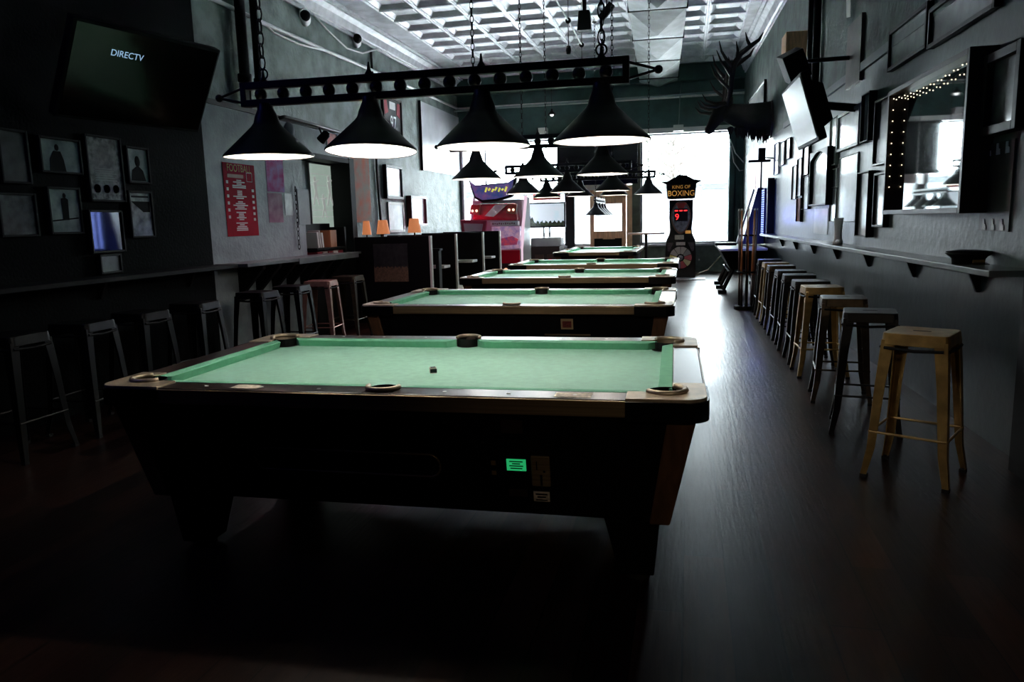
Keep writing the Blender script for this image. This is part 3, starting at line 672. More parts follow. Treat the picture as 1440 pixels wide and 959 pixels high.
# left partition and left walls
def lwall(*a, **k): return wall_frame('L', *a, **k)
po, w, h = lwall('wall_poster', 'red upright poster headed FOOTBALL above the left-hand counter', 'poster', 317, 361, 228, 333, .008, 0, None, M_red)
GOLD_T = mat('print_gold', 'c98a3a', .5); WH_T = mat('print_white', 'e2c9cd', .5)
text('lettering', 'FOOTBALL', .105, GOLD_T, po, (0, -.006, h*.93), extr=.0008, sx=.92*w/.62)
MB().bx(-.38*w, .12*w, -.006, -.004, h*.80, h*.85).build('subtitle', mat('print_ochre', '8c3f22', .5), po)
bl = MB(); random.seed(4)
for k in range(30):
    z = h*.77-k*h*.0245; ww = w*random.choice((.15, .3, .36, .42, .46)) * (1 if k % 5 else .5)
    if k % 6 == 5: continue
    bl.bx(-ww/2-.02, ww/2-.02, -.006, -.004, z-.006, z+.006)
for k in range(6): bl.bx(-.43*w, -.37*w, -.006, -.004, h*.72-k*.07, h*.72-k*.07+.03); bl.bx(.36*w, .43*w, -.006, -.004, h*.62-k*.06, h*.62-k*.06+.028)
bl.build('text_lines', WH_T, po)
bxf = MB(); bxf.bx(.22*w, .40*w, -.006, -.004, h*.88, h*.885).bx(.22*w, .40*w, -.006, -.004, h*.76, h*.765).bx(.22*w, .225*w, -.006, -.004, h*.76, h*.885).bx(.395*w, .40*w, -.006, -.004, h*.76, h*.885); bxf.build('box_rule', WH_T, po)
lwall('wall_poster', 'magenta and orange print right of the red poster, above a rose one', 'poster', 375, 399, 222, 269, .006, 0, None, A_pink)
lwall('wall_poster', 'rose-tinted portrait print below the magenta one', 'poster', 378, 398, 271, 313, .006, 0, None, A_pk2)
lwall('wall_poster', 'small grey print right of the rose-tinted portrait', 'poster', 401, 412, 272, 303, .006, 0, None, A_grey)
lwall('notice_plate', 'grey plate with clipped corners beside the pale baseball panel', 'plate', 420, 436, 266, 316, .012, 0, None, mat('plate_grey', '6d7577', .5, var=.1))
ch = tag(chain_mb(.75).build('hanging_chain', M_iron), 'thin black chain with hooks hanging below the grey plate', 'chain'); q = onx(421, 350, PXW); ch.location = (PXW, q.y, q.z)
sk, w, h = wall_frame('L', 'mint_print_panel', 'pale mint panel with etched baseball players in the recess beside the counter', 'panel', 437, 474, 228, 322, .03, .015, M_frameW, A_sk, X=PXW-.30)  # printed panel, made to glow so it reads bright inside the recess
fg = MB()
def fig(cx, cz, s):
    fg.ball((cx, -.02, cz+.15*s), .03*s, 10, (1, .3, 1.2)); fg.tube([(cx, -.02, cz+.12*s), (cx+.02*s, -.02, cz)], [.04*s, .03*s], 8, .3)
    fg.tube([(cx+.02*s, -.02, cz), (cx-.06*s, -.02, cz-.15*s)], [.025*s, .012*s], 6, .3); fg.tube([(cx+.02*s, -.02, cz), (cx+.08*s, -.02, cz-.15*s)], [.025*s, .012*s], 6, .3)
    fg.tube([(cx, -.02, cz+.11*s), (cx+.09*s, -.02, cz+.14*s)], [.018*s, .01*s], 6, .3)
fig(-w*.3, h*.56, 1.1); fig(w*.22, h*.57, 1.2); fig(-.02*w, h*.33, .95)
fg.build('etched_players', mat('etch_white_glow', 'e6ebe6', .6, emit='e6ebe6', es=.3), sk)  # figures and lines glow too, brightened along with the mint print
gl = MB()
for zz in (.18, .28, .46, .66, .83): gl.bx(-w*.45, w*.45, -.0185, -.016, h*zz, h*zz+.008)
gl.build('etched_lines', MATS['etch_white_glow'], sk)
# shelf unit with books in the recess
su = thing('shelf_unit', 'stepped black shelf unit in the recess below the mint panel', 'shelf', (PXW-.13, 9.1, 0))
MB().bx(-.13, .13, -.55, .6, 0, .98).build('lower_cabinet', M_black, su, bevel=.004)
MB().bx(-.13, .10, -.4, .45, 1.06, 1.09).bx(-.13, .10, .40, .45, .98, 1.35).bx(-.13, -.11, -.4, .4, .98, 1.4).build('shelf', M_black, su, bevel=.003)
MB().bx(-.13, .24, .05, .6, .98, 1.005).build('top_board', M_ledge, su, bevel=.003)
BK = [(-.33, .05, .2, 'd9d6cf'), (-.27, .04, .22, 'c9c4bb'), (-.21, .045, .19, 'e0dcd4'), (.02, .18, .22, 'c27a52')]
for k, (yy, t, hh, c) in enumerate(BK):
    o = tag(MB().bx(-.08, .08, 0, t, 0, hh).build('book', mat('cover_%s' % c, c, .6), bevel=.003), ['cream book at the left end of the recess shelf', 'grey-white book, second on the recess shelf', 'white book, third on the recess shelf', 'wide orange picture book on the recess shelf'][k], 'book', 'books on the recess shelf')
    o.location = (PXW-.13, 9.1+yy, 1.09); o.rotation_euler = (.12 if k < 3 else 0, 0, 0)
for k in range(5):
    o = tag(MB().bx(-.09, .09, 0, .13, 0, .06).build('book', mat('cover_red%d' % (k % 2), ('b03a48', 'd9c9c6')[k % 2], .6), bevel=.003), 'red and white books lying in a row on the lower recess shelf', 'book', 'books lying on the lower recess shelf')
    o.location = (PXW-.14, 9.1-.36+k*.15, .982)
# far left wall
def fwall(*a, **k): return wall_frame('L', *a, X=LX, **k)
fwall('canvas_print', 'tall orange-brown canvas of a figure left of a black cord', 'picture', 495, 522, 205, 313, .06, 0, None, A_or, group=LP)
fwall('picture_frame', 'black-framed white print above the white-framed one, over the first booth', 'picture', 544, 567, 231, 279, .08, .05, M_frameK, A_light, group=LP)
fwall('picture_frame', 'white-framed pale print directly over the first booth panel', 'picture', 547, 569, 284, 327, .03, .05, M_frameW, A_light, group=LP)
fwall('picture_frame', 'deep dark-red framed picture over the second booth panel', 'picture', 579, 601, 275, 318, .12, .05, M_frameR, A_light, group=LP)
wb, w, h = fwall('signature_board', 'large white board with faint drawing on the left wall', 'board', 593, 655, 142, 238, .05, .0, None, art('pale_board', 'b9bcc0', 'cfd1d4', 2))
MB().bx(-w/2-.02, -w/2, -.06, 0, -.02, h).build('side_edge', M_black, wb)
jf, w, h = fwall('jersey_frame', 'framed dark jersey with red sleeves and white number on the left wall', 'jersey', 540, 566, 132, 192, .06, .04, M_frameB, mat('jersey_black', '1a1618', .7))
MB().prism([(-w*.42, h*.9), (-w*.28, h*.9), (-w*.22, h*.62), (-w*.4, h*.55)], .034, .04, UP).prism([(w*.42, h*.9), (w*.28, h*.9), (w*.22, h*.62), (w*.4, h*.55)], .034, .04, UP).build('sleeve', mat('jersey_red', '9a2a35', .7), jf)
text('number', '97', h*.5, M_white, jf, (0, -.05, h*.36), extr=.002, sx=.8); MB().prism(rrect(w*.3, h*.18, .02), .034, .042, UP @ Matrix.Translation((0, h*.8, 0))).build('badge', M_white, jf)
q0 = onx(525, 150, LX+.02); q1 = onx(527, 330, LX+.02)
tag(MB().tube([(LX+.03, q0.y, CZ-.4), (LX+.03, q0.y+.02, q0.z), (LX+.035, q0.y-.03, (q0.z+q1.z)/2), (LX+.03, q0.y+.06, q1.z), (LX+.03, q0.y+.06, .02)], .025, 8).build('conduit', M_wirek, smooth=True), 'black cord running down the left wall beside the orange canvas', 'cord')
# pipes, cables and small fittings of the upper left wall
for k, (px_, r_) in enumerate(((343, .07), (362, .05))):
    q = onx(px_, 90, LX+.1)
    tag(MB().tube([(LX+.1, q.y, 0), (LX+.1, q.y, CZ)], r_, 12).tube([(LX+.1, q.y, 3.3), (LX+.1, q.y, 3.4)], r_*1.3, 12).build('riser_pipe', M_black, smooth=True), ['thicker black riser pipe high on the left wall', 'thinner black riser pipe high on the left wall'][k], 'pipe', 'black riser pipes')
def wallcable(name, label, pts, r, m, X=LX+.03, cat='cable', group=None):
    P_ = [onx(a, b, X) for a, b in pts]
    return tag(MB().tube(P_, r, 7).build(name, m, smooth=True), label, cat, group)
CG = 'white cables on the left wall'
wallcable('wall_cable', 'straight white conduit sloping across the left wall to the nearest lamp bar', [(230, -30), (307, 2), (372, 33), (463, 73), (535, 104), (600, 133), (652, 157)], .03, M_wire, group=CG)
wallcable('wall_cable', 'thin white cable looping below the straight conduit on the left wall', [(372, 33), (385, 46), (420, 62), (448, 69), (463, 73)], .016, M_wire, group=CG)
wallcable('wall_cable', 'white cable bundle running under the left ceiling moulding', [(418, -8), (440, 5), (503, 38), (568, 76), (598, 97), (650, 126)], .032, M_wire, group=CG)
wallcable('wall_cable', 'second white cable sagging below the ceiling moulding bundle', [(438, 8), (462, 28), (480, 36), (503, 40), (520, 55), (550, 80), (585, 96), (600, 98)], .018, M_wire, group=CG)
wallcable('wall_cable', 'thin cable hanging in a long loop between the two white domes', [(440, 20), (460, 42), (488, 68), (510, 75), (528, 70), (542, 62)], .014, M_wire, group=CG)
wallcable('wall_rail', 'thin dark rail with drop lamps along the top of the poster partition', [(393, 166), (400, 164), (440, 175), (482, 187)], .02, M_iron, X=PXW+.05, cat='rail')
for k, (a, b) in enumerate(((427, 24), (500, 56))):
    q = onx(a, b, LX)
    o = thing('dome_fixture', ['white dome fixture high on the left wall, nearer one', 'white dome fixture high on the left wall, farther one'][k], 'fixture', (LX, q.y, q.z), 0, 'white dome fixtures')
    MB().lathe([(.14, 0), (.14, .03), (.12, .06)], (0, 0, 0), 20, Matrix.Rotation(PI/2, 4, 'Y'), close=True).build('base', M_white, o, smooth=True)
    MB().ball((.06, -.07, 0), .085, 16).build('lens', M_black, o, smooth=True)
q = onx(411, 184, PXW+.1)
o = tag(MB().ball((0, 0, 0), .075, 18, (.8, 1, 1.35)).build('wall_speaker', mat('speaker_grey', '9095a0', .5), smooth=True), 'small oval grey speaker hung above the posters on the left', 'speaker'); o.location = (PXW+.06, q.y, q.z)
o, w, h = lwall('hanging_sign', 'small orange-red sign hung under the rail left of the second lamp cone', 'sign', 460, 474, 185, 204, .02, .008, M_frameW, mat('sign_orange', 'd9553c', .5, var=.2, scale=30))
q = onx(452, 194, PXW+.12)
th = thing('spot_lamp', 'black spot lamp head on the rail left of the orange-red sign', 'lamp', (PXW+.14, q.y, q.z))
MB().lathe([(.03, -.09), (.05, -.07), (.055, .05), (.05, .05)], (0, 0, 0), 16, Matrix.Rotation(-2.3, 4, 'Y')).build('lamp_head', M_black, th, smooth=True)
MB().tube([(0, 0, .02), (-.04, 0, .12)], .012, 6).build('stem', M_iron, th)
for y_, p_, c_ in ((7.1, 24, (1, .70, .84)), (8.5, 34, (1, .60, .78))):
    l_ = bpy.data.lights.new('counter_fill_spot', 'SPOT'); l_.energy = p_; l_.color = c_; l_.spot_size = 2.2; l_.spot_blend = .7; l_.shadow_soft_size = .05  # fill spots added for pinkish light on posters and counter, clear of the rail
    o = bpy.data.objects.new('counter_fill_spot', l_); COL.objects.link(o); o.location = (PXW+.62, y_, 2.5); o.rotation_euler = (0, -.35, 0)
# left dark wall photographs
A_lg = art('print_faded_green', '5d7370', 'a9bab5', 6, coat=.2)
LW = [(0, 42, 179, 257, M_frameB, A_dark, 'large dark picture at the left edge of the photograph'),
      (57, 115, 190, 242, M_frameK, A_lg, 'grey landscape photograph of a standing player, top row on the dark wall'),
      (124, 174, 188, 283, M_frameB, art('poster_busy', '1a1c1d', '9a9d99', 26), 'tall busy black and white poster on the dark left wall'),
      (180, 211, 205, 257, M_frameK, A_lg, 'small grey portrait right of the tall busy poster'),
      (70, 116, 262, 330, M_frameK, A_lg, 'dark upright picture below the grey landscape photograph'),
      (0, 54, 270, 334, M_frameK, art('team_print', '14181c', '5a6466', 18), 'dark team photograph at the left edge with a blue line below it'),
      (125, 178, 295, 357, M_frameB, mat('dark_mirror', '9aa0a8', .04, metal=1), 'glossy tilted frame reflecting blue light, below the tall busy poster'),
      (184, 217, 268, 335, M_frameK, art('poster_text', '2b3234', 'a5adaa', 10), 'small grey poster below the portrait on the dark wall'),
      (140, 174, 358, 386, M_frameB, A_dark, 'small dark print under the glossy tilted frame')]
for (a, b, c, d, fm, am, lab) in LW:
    pf, w, h = wall_frame('L', 'picture_frame', lab, 'picture', a, b, c, d, .03, .017, M_black, am, X=PXW, group=LP)
    INK = mat('print_ink', '0e1112', .7, spec=.1); y_ = .0175; fg = MB()
    if 'standing player' in lab:
        fg.ball((-w*.08, -y_, h*.72), h*.085, 12, (.9, .1, 1.1)).prism([(-w*.28, h*.06), (w*.1, h*.06), (w*.06, h*.4), (w*.0, h*.62), (-w*.16, h*.62), (-w*.26, h*.4)], y_-.001, y_+.0015, UP).build('print_figure', INK, pf)
    elif 'grey portrait' in lab:
        fg.ball((-w*.02, -y_, h*.6), h*.14, 12, (.75, .08, 1.15)).prism([(-w*.34, h*.07), (w*.3, h*.07), (w*.2, h*.36), (w*.04, h*.46), (-w*.1, h*.46), (-w*.28, h*.36)], y_-.001, y_+.0015, UP).build('print_figure', INK, pf)
    elif 'below the grey landscape' in lab:
        fg.ball((w*.02, -y_, h*.82), h*.05, 10, (.9, .1, 1.1)).prism([(-w*.08, h*.3), (w*.1, h*.3), (w*.12, h*.74), (w*.04, h*.78), (-w*.08, h*.76)], y_-.001, y_+.0015, UP).prism([(-w*.4, h*.3), (w*.4, h*.36), (w*.4, h*.33), (-w*.4, h*.27)], y_-.001, y_+.001, UP).build('print_figure', INK, pf)
    elif 'busy black' in lab:
        for q_ in range(3): fg.lathe([(0, 0), (w*.09, 0), (w*.09, .002)], (0, 0, 0), 16, Matrix.Translation((-w*.27+q_*w*.26, -y_+.001, h*.2)) @ Matrix.Rotation(PI/2, 4, 'X'))
        for q_ in range(6): fg.bx(-w*.3, w*(.3-.06*(q_ % 3)), -y_-.001, -y_+.001, h*(.32+.035*q_), h*(.335+.035*q_))
        fg.build('print_marks', mat('print_chalk', 'b8bab4', .7), pf)
    elif 'grey poster' in lab:
        fg.prism([(-w*.38, h*.78), (w*.38, h*.78), (w*.38, h*.55), (w*.1, h*.55)], y_-.001, y_+.001, UP).bx(-w*.36, w*.36, -y_-.001, -y_+.001, h*.86, h*.9).build('print_marks', INK, pf)
    elif 'glossy tilted' in lab: pf.rotation_euler.z += .094
# television with the set-top name floating on its screen
tvc = onx(212, 122, -4.05)
tv = thing('television', 'dark tilted television on the far left wall showing DIRECTV', 'television', (-4.10, 5.32, 2.52))
tv.rotation_euler = (.5, .0, PI/2-.25); 
MB().bx(-.72, .53, -.05, .03, -.36, .36).build('casing', M_black, tv, bevel=.01)
scn = MB().bx(-.695, .505, -.056, -.049, -.335, .335).build('screen', M_screen, tv)
text('screen_lettering', 'DIRECTV', .066, emat('tv_text', '9ec4e6', .8), scn, (-.28, -.059, .17), extr=.0005)
MB().tube([(0, .02, 0), (-.08, .50, .22)], .04, 8).build('wall_bracket', M_iron, tv)
plight('blue_neon_light', (-3.6, 1.8, 2.9), 10, (.12, .16, 1), .2)

# booths
for k, (Y, lab) in enumerate(((9.78, 'nearest black booth panel, with a dark group poster on its back'), (10.95, 'second black booth panel from the camera'), (12.5, 'third black booth panel from the camera'), (13.7, 'farthest black booth panel, beside the red racing machine'))):
    b = thing('booth_bench', lab, 'booth', (-3.95, Y, 0), 0, 'black booth benches along the left')
    MB().bx(-.55, .535, -.035, .035, 0, 1.2).build('back_panel', M_cabin, b, bevel=.004)
    MB().bx(.535, .56, -.036, .036, 0, 1.2).build('end_trim', M_frameW, b, bevel=.002)
    MB().bx(-.53, .53, .04, .40, 0, .45).build('seat', M_cabin, b, bevel=.01)
    MB().bx(.53, .545, .05, .39, .02, .44).build('seat_end', M_frameW, b)
for k, (Y, lab) in enumerate(((10.62, 'pale table edge jutting out between the first two booth panels'), (12.12, 'pale table edge between the second and third booth panels'), (13.36, 'pale table edge between the last two booth panels'))):
    b = thing('booth_table', lab, 'table', (-3.95, Y, 0), 0, 'booth tables')
    MB().bx(-.5, .5, -.15, .15, .71, .75).build('table_top', mat('pale_laminate', 'cdcbc8', .4), b, bevel=.004)
    MB().lathe([(.16, 0), (.16, .02), (.03, .04), (.03, .71)], (-.1, 0, 0), 16).build('pedestal', M_iron, b)
gp = tag(MB().bx(-.25, .25, -.006, 0, 0, .52).build('wall_poster', mat('dark_group_print', '17191a', .45, col2='2c2e2d', scale=14)), 'dark group poster with a brown lower band, on the nearest booth panel', 'poster')
q = ony(551, 396, 9.74); gp.location = (q.x, 9.744, q.z)
wv = [(-.25, 0)]+[(.25, 0)]+[(.25-.5*i/24, .17+.045*abs(math.sin(i*1.9))) for i in range(25)]
MB().prism(wv, .0065, .009, UP).build('print_band', mat('print_tan', '5a4836', .6, var=.3, scale=40), gp)
# orange wall lamps over booths
for k, (a, b, r_, lab) in enumerate(((539, 329, .13, 'orange lampshade over the nearest booth panel, left one'), (583, 327, .13, 'orange lampshade under the dark-red framed picture'), (516, 330, .09, 'smaller orange lampshade at the left end of the nearest booth panel'))):
    q = ony(a, b, 10.36)
    o = thing('table_lamp', lab, 'lamp', (q.x, 10.36, 1.2), 0, 'orange shaded lamps behind the booths')
    o.location.z = 0.95
    MB().lathe([(.07, 0), (.07, .015), (.015, .03), (.012, .3)], (0, 0, 0), 16).build('base', M_iron, o)
    MB().lathe([(r_*.75, .22), (r_*.5, .42)], (0, 0, 0), 20).build('lamp_shade', mat('glowing_orange_shade', 'e08a5a', .6, emit='e9905e', es=.55), o, smooth=True)
    o.location = (q.x, 10.36, q.z-.22)
bks = thing('booth_shelf', 'narrow dark shelf behind the nearest booth panel carrying orange lamps', 'shelf', (-4.4, 10.36, 0))
bks_top = min(ony(a, b, 10.36).z for a, b in ((539, 329), (583, 327), (516, 330)))-.22
MB().bx(-.35, .95, -.07, .07, bks_top-.03, bks_top).build('shelf_board', M_black, bks); MB().bx(-.33, -.28, -.06, .06, 0, bks_top-.03).bx(.88, .93, -.06, .06, 0, bks_top-.03).build('shelf_leg', M_black, bks)

# ================================================================== ARCADE MACHINES
# racing cabinet
rc = thing('racing_cabinet', 'red and white driving arcade machine with car nose and marquee, back left corner', 'arcade machine', (-4.2, 16.4, 0))
WHP = mat('gloss_white_side', 'dcd8dc', .3); RED = mat('gloss_red', 'c8142e', .25, coat=.5)
side = [(-.1, 0), (.95, 0), (.95, 1.9), (.55, 1.95), (.3, 1.5), (.12, 1.2), (.05, .9), (-.1, .75)]
for sx in (-.62, .58): MB().frust([(sx, y, z) for y, z in side], [(sx+.05, y, z) for y, z in side]).build('side_panel', WHP, rc, bevel=.01)
MB().tube([(.63, -.07, .15), (.63, -.06, .75), (.63, .06, .95), (.63, .12, 1.2), (.63, .3, 1.5), (.63, .52, 1.92)], .035, 8).build('edge_light', emat('edge_led', 'f6d6ea', .9), rc, smooth=True)
MB().bx(-.56, .58, .3, .95, 0, 1.85).build('body', mat('arcade_grey', 'b9aeb8', .5), rc)
mq = [(-.55, 2.3), (-.4, 2.18), (.35, 2.22), (.55, 2.32), (.5, 2.0), (.42, 1.9), (.1, 1.82), (-.25, 1.8), (-.42, 1.9)]
mqo = MB().prism(mq, -.1, .06, UP).build('marquee', M_frameK, rc, bevel=.01)
MB().prism([(x*.9, 2.06+(z-2.06)*.8) for x, z in mq], .1, .108, UP).build('marquee_art', mat('marquee_print', '1c3a86', .3, col2='c4586e', scale=5, emit='5a6ab0', es=.3), mqo)
mt = MB()
for k in range(7): mt.tube([(-.15+k*.075, -.115, 2.02+.03*(k % 2)), (-.11+k*.075, -.115, 2.12-.02*(k % 3))], [.018, .024], 6)
mt.build('marquee_lettering', mat('marquee_yellow', 'd8d060', .5, emit='e8e060', es=.7), mqo)
hood = MB(); hood.frust([(-.5, -.05, 1.42), (.55, -.05, 1.38), (.55, .35, 1.38), (-.5, .35, 1.42)], [(-.42, .05, 1.76), (.5, .05, 1.76), (.45, .3, 1.8), (-.38, .3, 1.8)])
hood.build('car_nose', RED, rc, bevel=.05, seg=4)
MB().prism([(-.2, 1.5), (.0, 1.48), (.32, 1.74), (.05, 1.74)], .045, .0, UP).build('nose_stripe', WHP, rc)
for sx in (-.42, .42):
    hl = MB().prism([(sx-.12, 1.55), (sx+.1, 1.52), (sx+.13, 1.74), (sx-.08, 1.76)], .02, .07, UP).build('headlight', mat('headlight_housing', '8a3a34', .3), rc, bevel=.008)
    for d_ in (-.045, .05): MB().ball((sx+d_, -.085, 1.62), .03, 12).build('lamp_lens', emat('headlamp_glow', 'ffd9c0', 1.6), hl, smooth=True)
MB().bx(-.05, .58, -.14, .02, 1.28, 1.37).build('banner', WHP, rc, bevel=.006)
bt_ = MB()
for k in range(11): bt_.bx(0+k*.048, .03+k*.048, -.1435, -.139, 1.305+.008*(k % 2), 1.345-.006*(k % 3))
bt_.build('banner_lettering', mat('dark_pink', '7a4a5a', .5), rc)
MB().prism([(-.02, 1.26), (.62, 1.26), (.62, .78), (.0, .74)], .0, .16, UP).build('control_panel', A_car2, rc, bevel=.01)
MB().prism([(.1, .98), (.45, 1.05), (.58, .98), (.55, .86), (.15, .84)], .16, .168, UP).build('panel_car', A_car, rc)
MB().bx(.02, .6, -.12, .3, .45, .74).build('knee_panel', RED, rc, bevel=.01)
MB().bx(.06, .6, -.13, .3, 0, .45).build('coin_door', mat('coin_door_brown', '3a2420', .4), rc, bevel=.006)
MB().lathe([(.05, 0), (.04, .02), (0, .022)], (0, 0, 0), 14, Matrix.Translation((.28, -.13, .3)) @ Matrix.Rotation(PI/2, 4, 'X')).build('coin_light', emat('coin_glow', 'ffc9a0', .9), rc)
seat_ = MB().prism([(-.30, 1.46), (.30, 1.44), (.26, 1.16), (.14, .92), (-.14, .92), (-.27, 1.18)], 0, .1, UP).build('seat_back', mat('seat_crimson', 'a81c40', .35), rc, bevel=.03, seg=3); seat_.location = (-.32, -.45, -.03)
MB().prism([(-.22, 1.38), (.22, 1.36), (.18, 1.16), (.1, 1.0), (-.1, 1.0), (-.2, 1.18)], .1, .115, UP).build('seat_pad', mat('seat_pale', 'c9a6b4', .5), seat_, bevel=.01)
MB().bx(-.6, -.04, -.75, -.1, 0, .5).build('seat_base', mat('seat_dark', '2a1118', .5), rc, bevel=.03)
plight('racing_glow', (-4.9, 16.0, 1.5), 6, (1, .1, .35), .1)
# golf cabinet with television
gc = thing('golf_cabinet', 'dark brown pedestal arcade machine with coin doors below the standing screen', 'arcade machine', (-3.16, 17.0, 0))
MB().bx(-.33, .33, 0, .7, 0, .78).build('body', mat('cabinet_brown', '2c2220', .5), gc, bevel=.01)
MB().prism(rrect(.72, .55, .12), .78, .98, Matrix.Translation((0, .3, 0))).build('control_top', mat('top_grey', 'a7aaae', .4), gc, bevel=.02)
for sx in (-.14, .14): MB().bx(sx-.1, sx+.1, -.02, .01, .1, .6).bx(sx-.02, sx+.02, -.03, 0, .35, .5).build('coin_door', mat('door_brown', '45302a', .4), gc, bevel=.006)
MB().bx(.08, .16, -.035, -.02, .3, .5).build('red_tag', RED, gc)
sv = thing('screen_stand', 'flat television on two thin posts showing a golf landscape', 'television', (-3.3, 18.05, 0))
MB().bx(-.46, .46, -.05, .03, 1.2, 1.8).build('casing', M_black, sv, bevel=.008)
im = MB().bx(-.425, .425, -.056, -.049, 1.24, 1.765).build('screen', mat('sky_screen', 'b9c6d0', .3, emit='c6d2da', es=.7, col2='e2e6e8', scale=3), sv)
hp = [(-.425, 1.24), (.425, 1.24)]+[(.425-.85*i/40, 1.34+.03*math.sin(i*1.3)+.02*math.sin(i*3.1)+(.12 if i > 35 else 0)) for i in range(41)]
MB().prism(hp, .0565, .058, UP).build('screen_landscape', A_land, im)
for sx in (-.08, .06): MB().tube([(sx, .0, .04), (sx, .0, 1.22)], .02, 8).build('post', M_iron, sv)
MB().bx(-.35, .35, -.2, .2, 0, .04).build('base', M_iron, sv, bevel=.01)
rs = tag(MB().bx(-.33, .33, -.05, 0, 0, .14).build('hanging_sign', mat('sign_red', 'b32a22', .5)), 'red sign hung above the golf screen', 'sign')
MB().bx(-.27, .27, -.056, -.05, .03, .11).build('sign_face', mat('sign_face', 'c9867e', .6), rs); rs.location = (-3.3, 18.1, 1.86)
# boxing machine
bxm = thing('boxing_machine', 'tall black boxing arcade machine with red score display by the right window', 'arcade machine', (-.14, 17.55, 0))
pr = [(-.33, 0), (.33, 0), (.34, .55), (.32, .85), (.25, 1.0), (.24, 1.1), (.26, 1.35), (.26, 1.75), (-.26, 1.75), (-.26, 1.35), (-.24, 1.1), (-.25, 1.0), (-.32, .85), (-.34, .55)]
MB().prism(pr, -.55, .0, UP).build('body', M_blackg, bxm, bevel=.012)
MB().prism([(-.30, 1.78), (.30, 1.78), (.33, 2.1), (-.33, 2.1)], -.5, .1, UP).build('marquee', M_black, bxm, bevel=.02)
cp_ = [(-.44, 2.16), (-.3, 2.08), (.3, 2.08), (.44, 2.16), (.26, 2.19), (.12, 2.28), (-.04, 2.30), (-.16, 2.24), (-.3, 2.16)]
MB().prism(cp_, -.45, .16, UP).build('top_crest', M_black, bxm, bevel=.02)
YT_ = mat('boxing_yellow', 'd99a4a', .5, emit='e0a050', es=.35)
text('lettering', 'KING OF', .10, YT_, bxm, (0, -.108, 2.03), extr=.004); text('lettering', 'BOXING', .17, YT_, bxm, (0, -.108, 1.89), extr=.006, sx=.9)
ov = [(.225*math.sin(q)*(1-.22*max(0, -math.cos(q))), 1.36+.37*math.cos(q)) for q in [2*PI*i/28 for i in range(28)]]
sh = MB().prism(ov, .0, .03, UP).build('score_shield', mat('shield_rim', '6a4434', .4), bxm, bevel=.01)
MB().prism([(x*.86, 1.36+(z-1.36)*.88) for x, z in ov], .03, .036, UP).build('shield_face', mat('shield_face', '1c2224', .3, col2='6a6a74', scale=16, emit='5a5a66', es=.12), sh)
scb = MB().bx(-.15, .15, -.045, -.034, 1.28, 1.56).build('score_board', mat('score_black', '120405', .3), sh)
LEDR = emat('led_red', 'ff2c30', 2.4)
for xx in (-.1, 0, .1): MB().bx(xx-.035, xx+.035, -.05, -.044, 1.5, 1.525).build('score_dash', LEDR, scb)
text('score_digit', '9', .19, LEDR, scb, (-.085, -.048, 1.37), extr=.002)
MB().prism([(-.12, 1.68), (.12, 1.68), (.0, 1.45)], .036, .043, UP).build('emblem', mat('emblem_red', 'a5332a', .4), sh)
MB().bx(-.13, .07, -.03, 0, .87, .97).build('notice', mat('notice_grey', 'b5aaa2', .6, var=.3, scale=60), bxm)
MB().bx(.1, .22, -.02, 0, 1.0, 1.07).build('sticker', YT_, bxm); MB().bx(-.1, .1, -.02, 0, .74, .81).build('price_plate', MATS['notice_grey'], bxm)
wh = MB().lathe([(.26, 0), (.26, .02), (0, .02)], (0, 0, 0), 36, Matrix.Translation((0, 0, .46)) @ Matrix.Rotation(PI/2, 4, 'X')).build('prize_wheel', M_black, bxm)
cols = ['b9b0a6', '8e8a86', 'b24a50', 'c9b88c', 'b24a50', '8c8298', 'c9c0b0', 'd9c46a', 'b9b0a6', 'b9b0a6']
for k in range(10):
    a0 = 2*PI*k/10+.03; a1 = 2*PI*(k+1)/10-.03
    sg = [(.09*math.sin(a0), .46+.09*math.cos(a0)), (.245*math.sin(a0), .46+.245*math.cos(a0)), (.25*math.sin((a0+a1)/2), .46+.25*math.cos((a0+a1)/2)), (.245*math.sin(a1), .46+.245*math.cos(a1)), (.09*math.sin(a1), .46+.09*math.cos(a1))]
    MB().prism(sg, .02, .026, UP).build('wheel_segment', mat('wheel_'+cols[k], cols[k], .5), wh)
MB().lathe([(.07, 0), (.06, .03), (0, .034)], (0, 0, 0), 18, Matrix.Translation((0, -.02, .46)) @ Matrix.Rotation(PI/2, 4, 'X')).build('wheel_hub', M_chrome, wh)
for sx in (-1, 1): MB().prism([(sx*.3, .8), (sx*.16, .8), (sx*.25, .6), (sx*.29, .62)], 0, .02, UP).build('side_print', mat('panel_print', '3c3436', .5, var=.5, scale=40), bxm)
fm_ = tag(MB().bx(-.35, .45, -.62, -.02, 0, .014).build('floor_mat', mat('grid_mat', 'a9adb2', .5, var=.4, scale=30)), 'pale grid mat on the floor in front of the boxing machine', 'mat'); fm_.location = (-.05, 17.5, 0)
cpts = [(.2, 18.05, .02), (.32, 18.4, .06), (.5, 18.7, .1), (.8, 18.9, .42), (.98, 19.0, .66)]
tag(MB().tube(cpts, .014, 7).build('power_cable', mat('cream_cable', 'b9b08a', .5), smooth=True), 'cream cable rising from the boxing machine to the window ledge', 'cable')
# standing pub table
pt = thing('pub_table', 'tall round table on one black post before the right window', 'table', (-.92, 17.7, 0))
MB().lathe([(0, 1.0), (.42, 1.0), (.42, 1.035), (0, 1.035)], (0, 0, 0), 32).build('table_top', mat('reddish_top', '9a6a5e', .35), pt)
MB().lathe([(.25, 0), (.25, .02), (.04, .04), (.035, 1.0)], (0, 0, 0), 18).build('post', M_iron, pt)
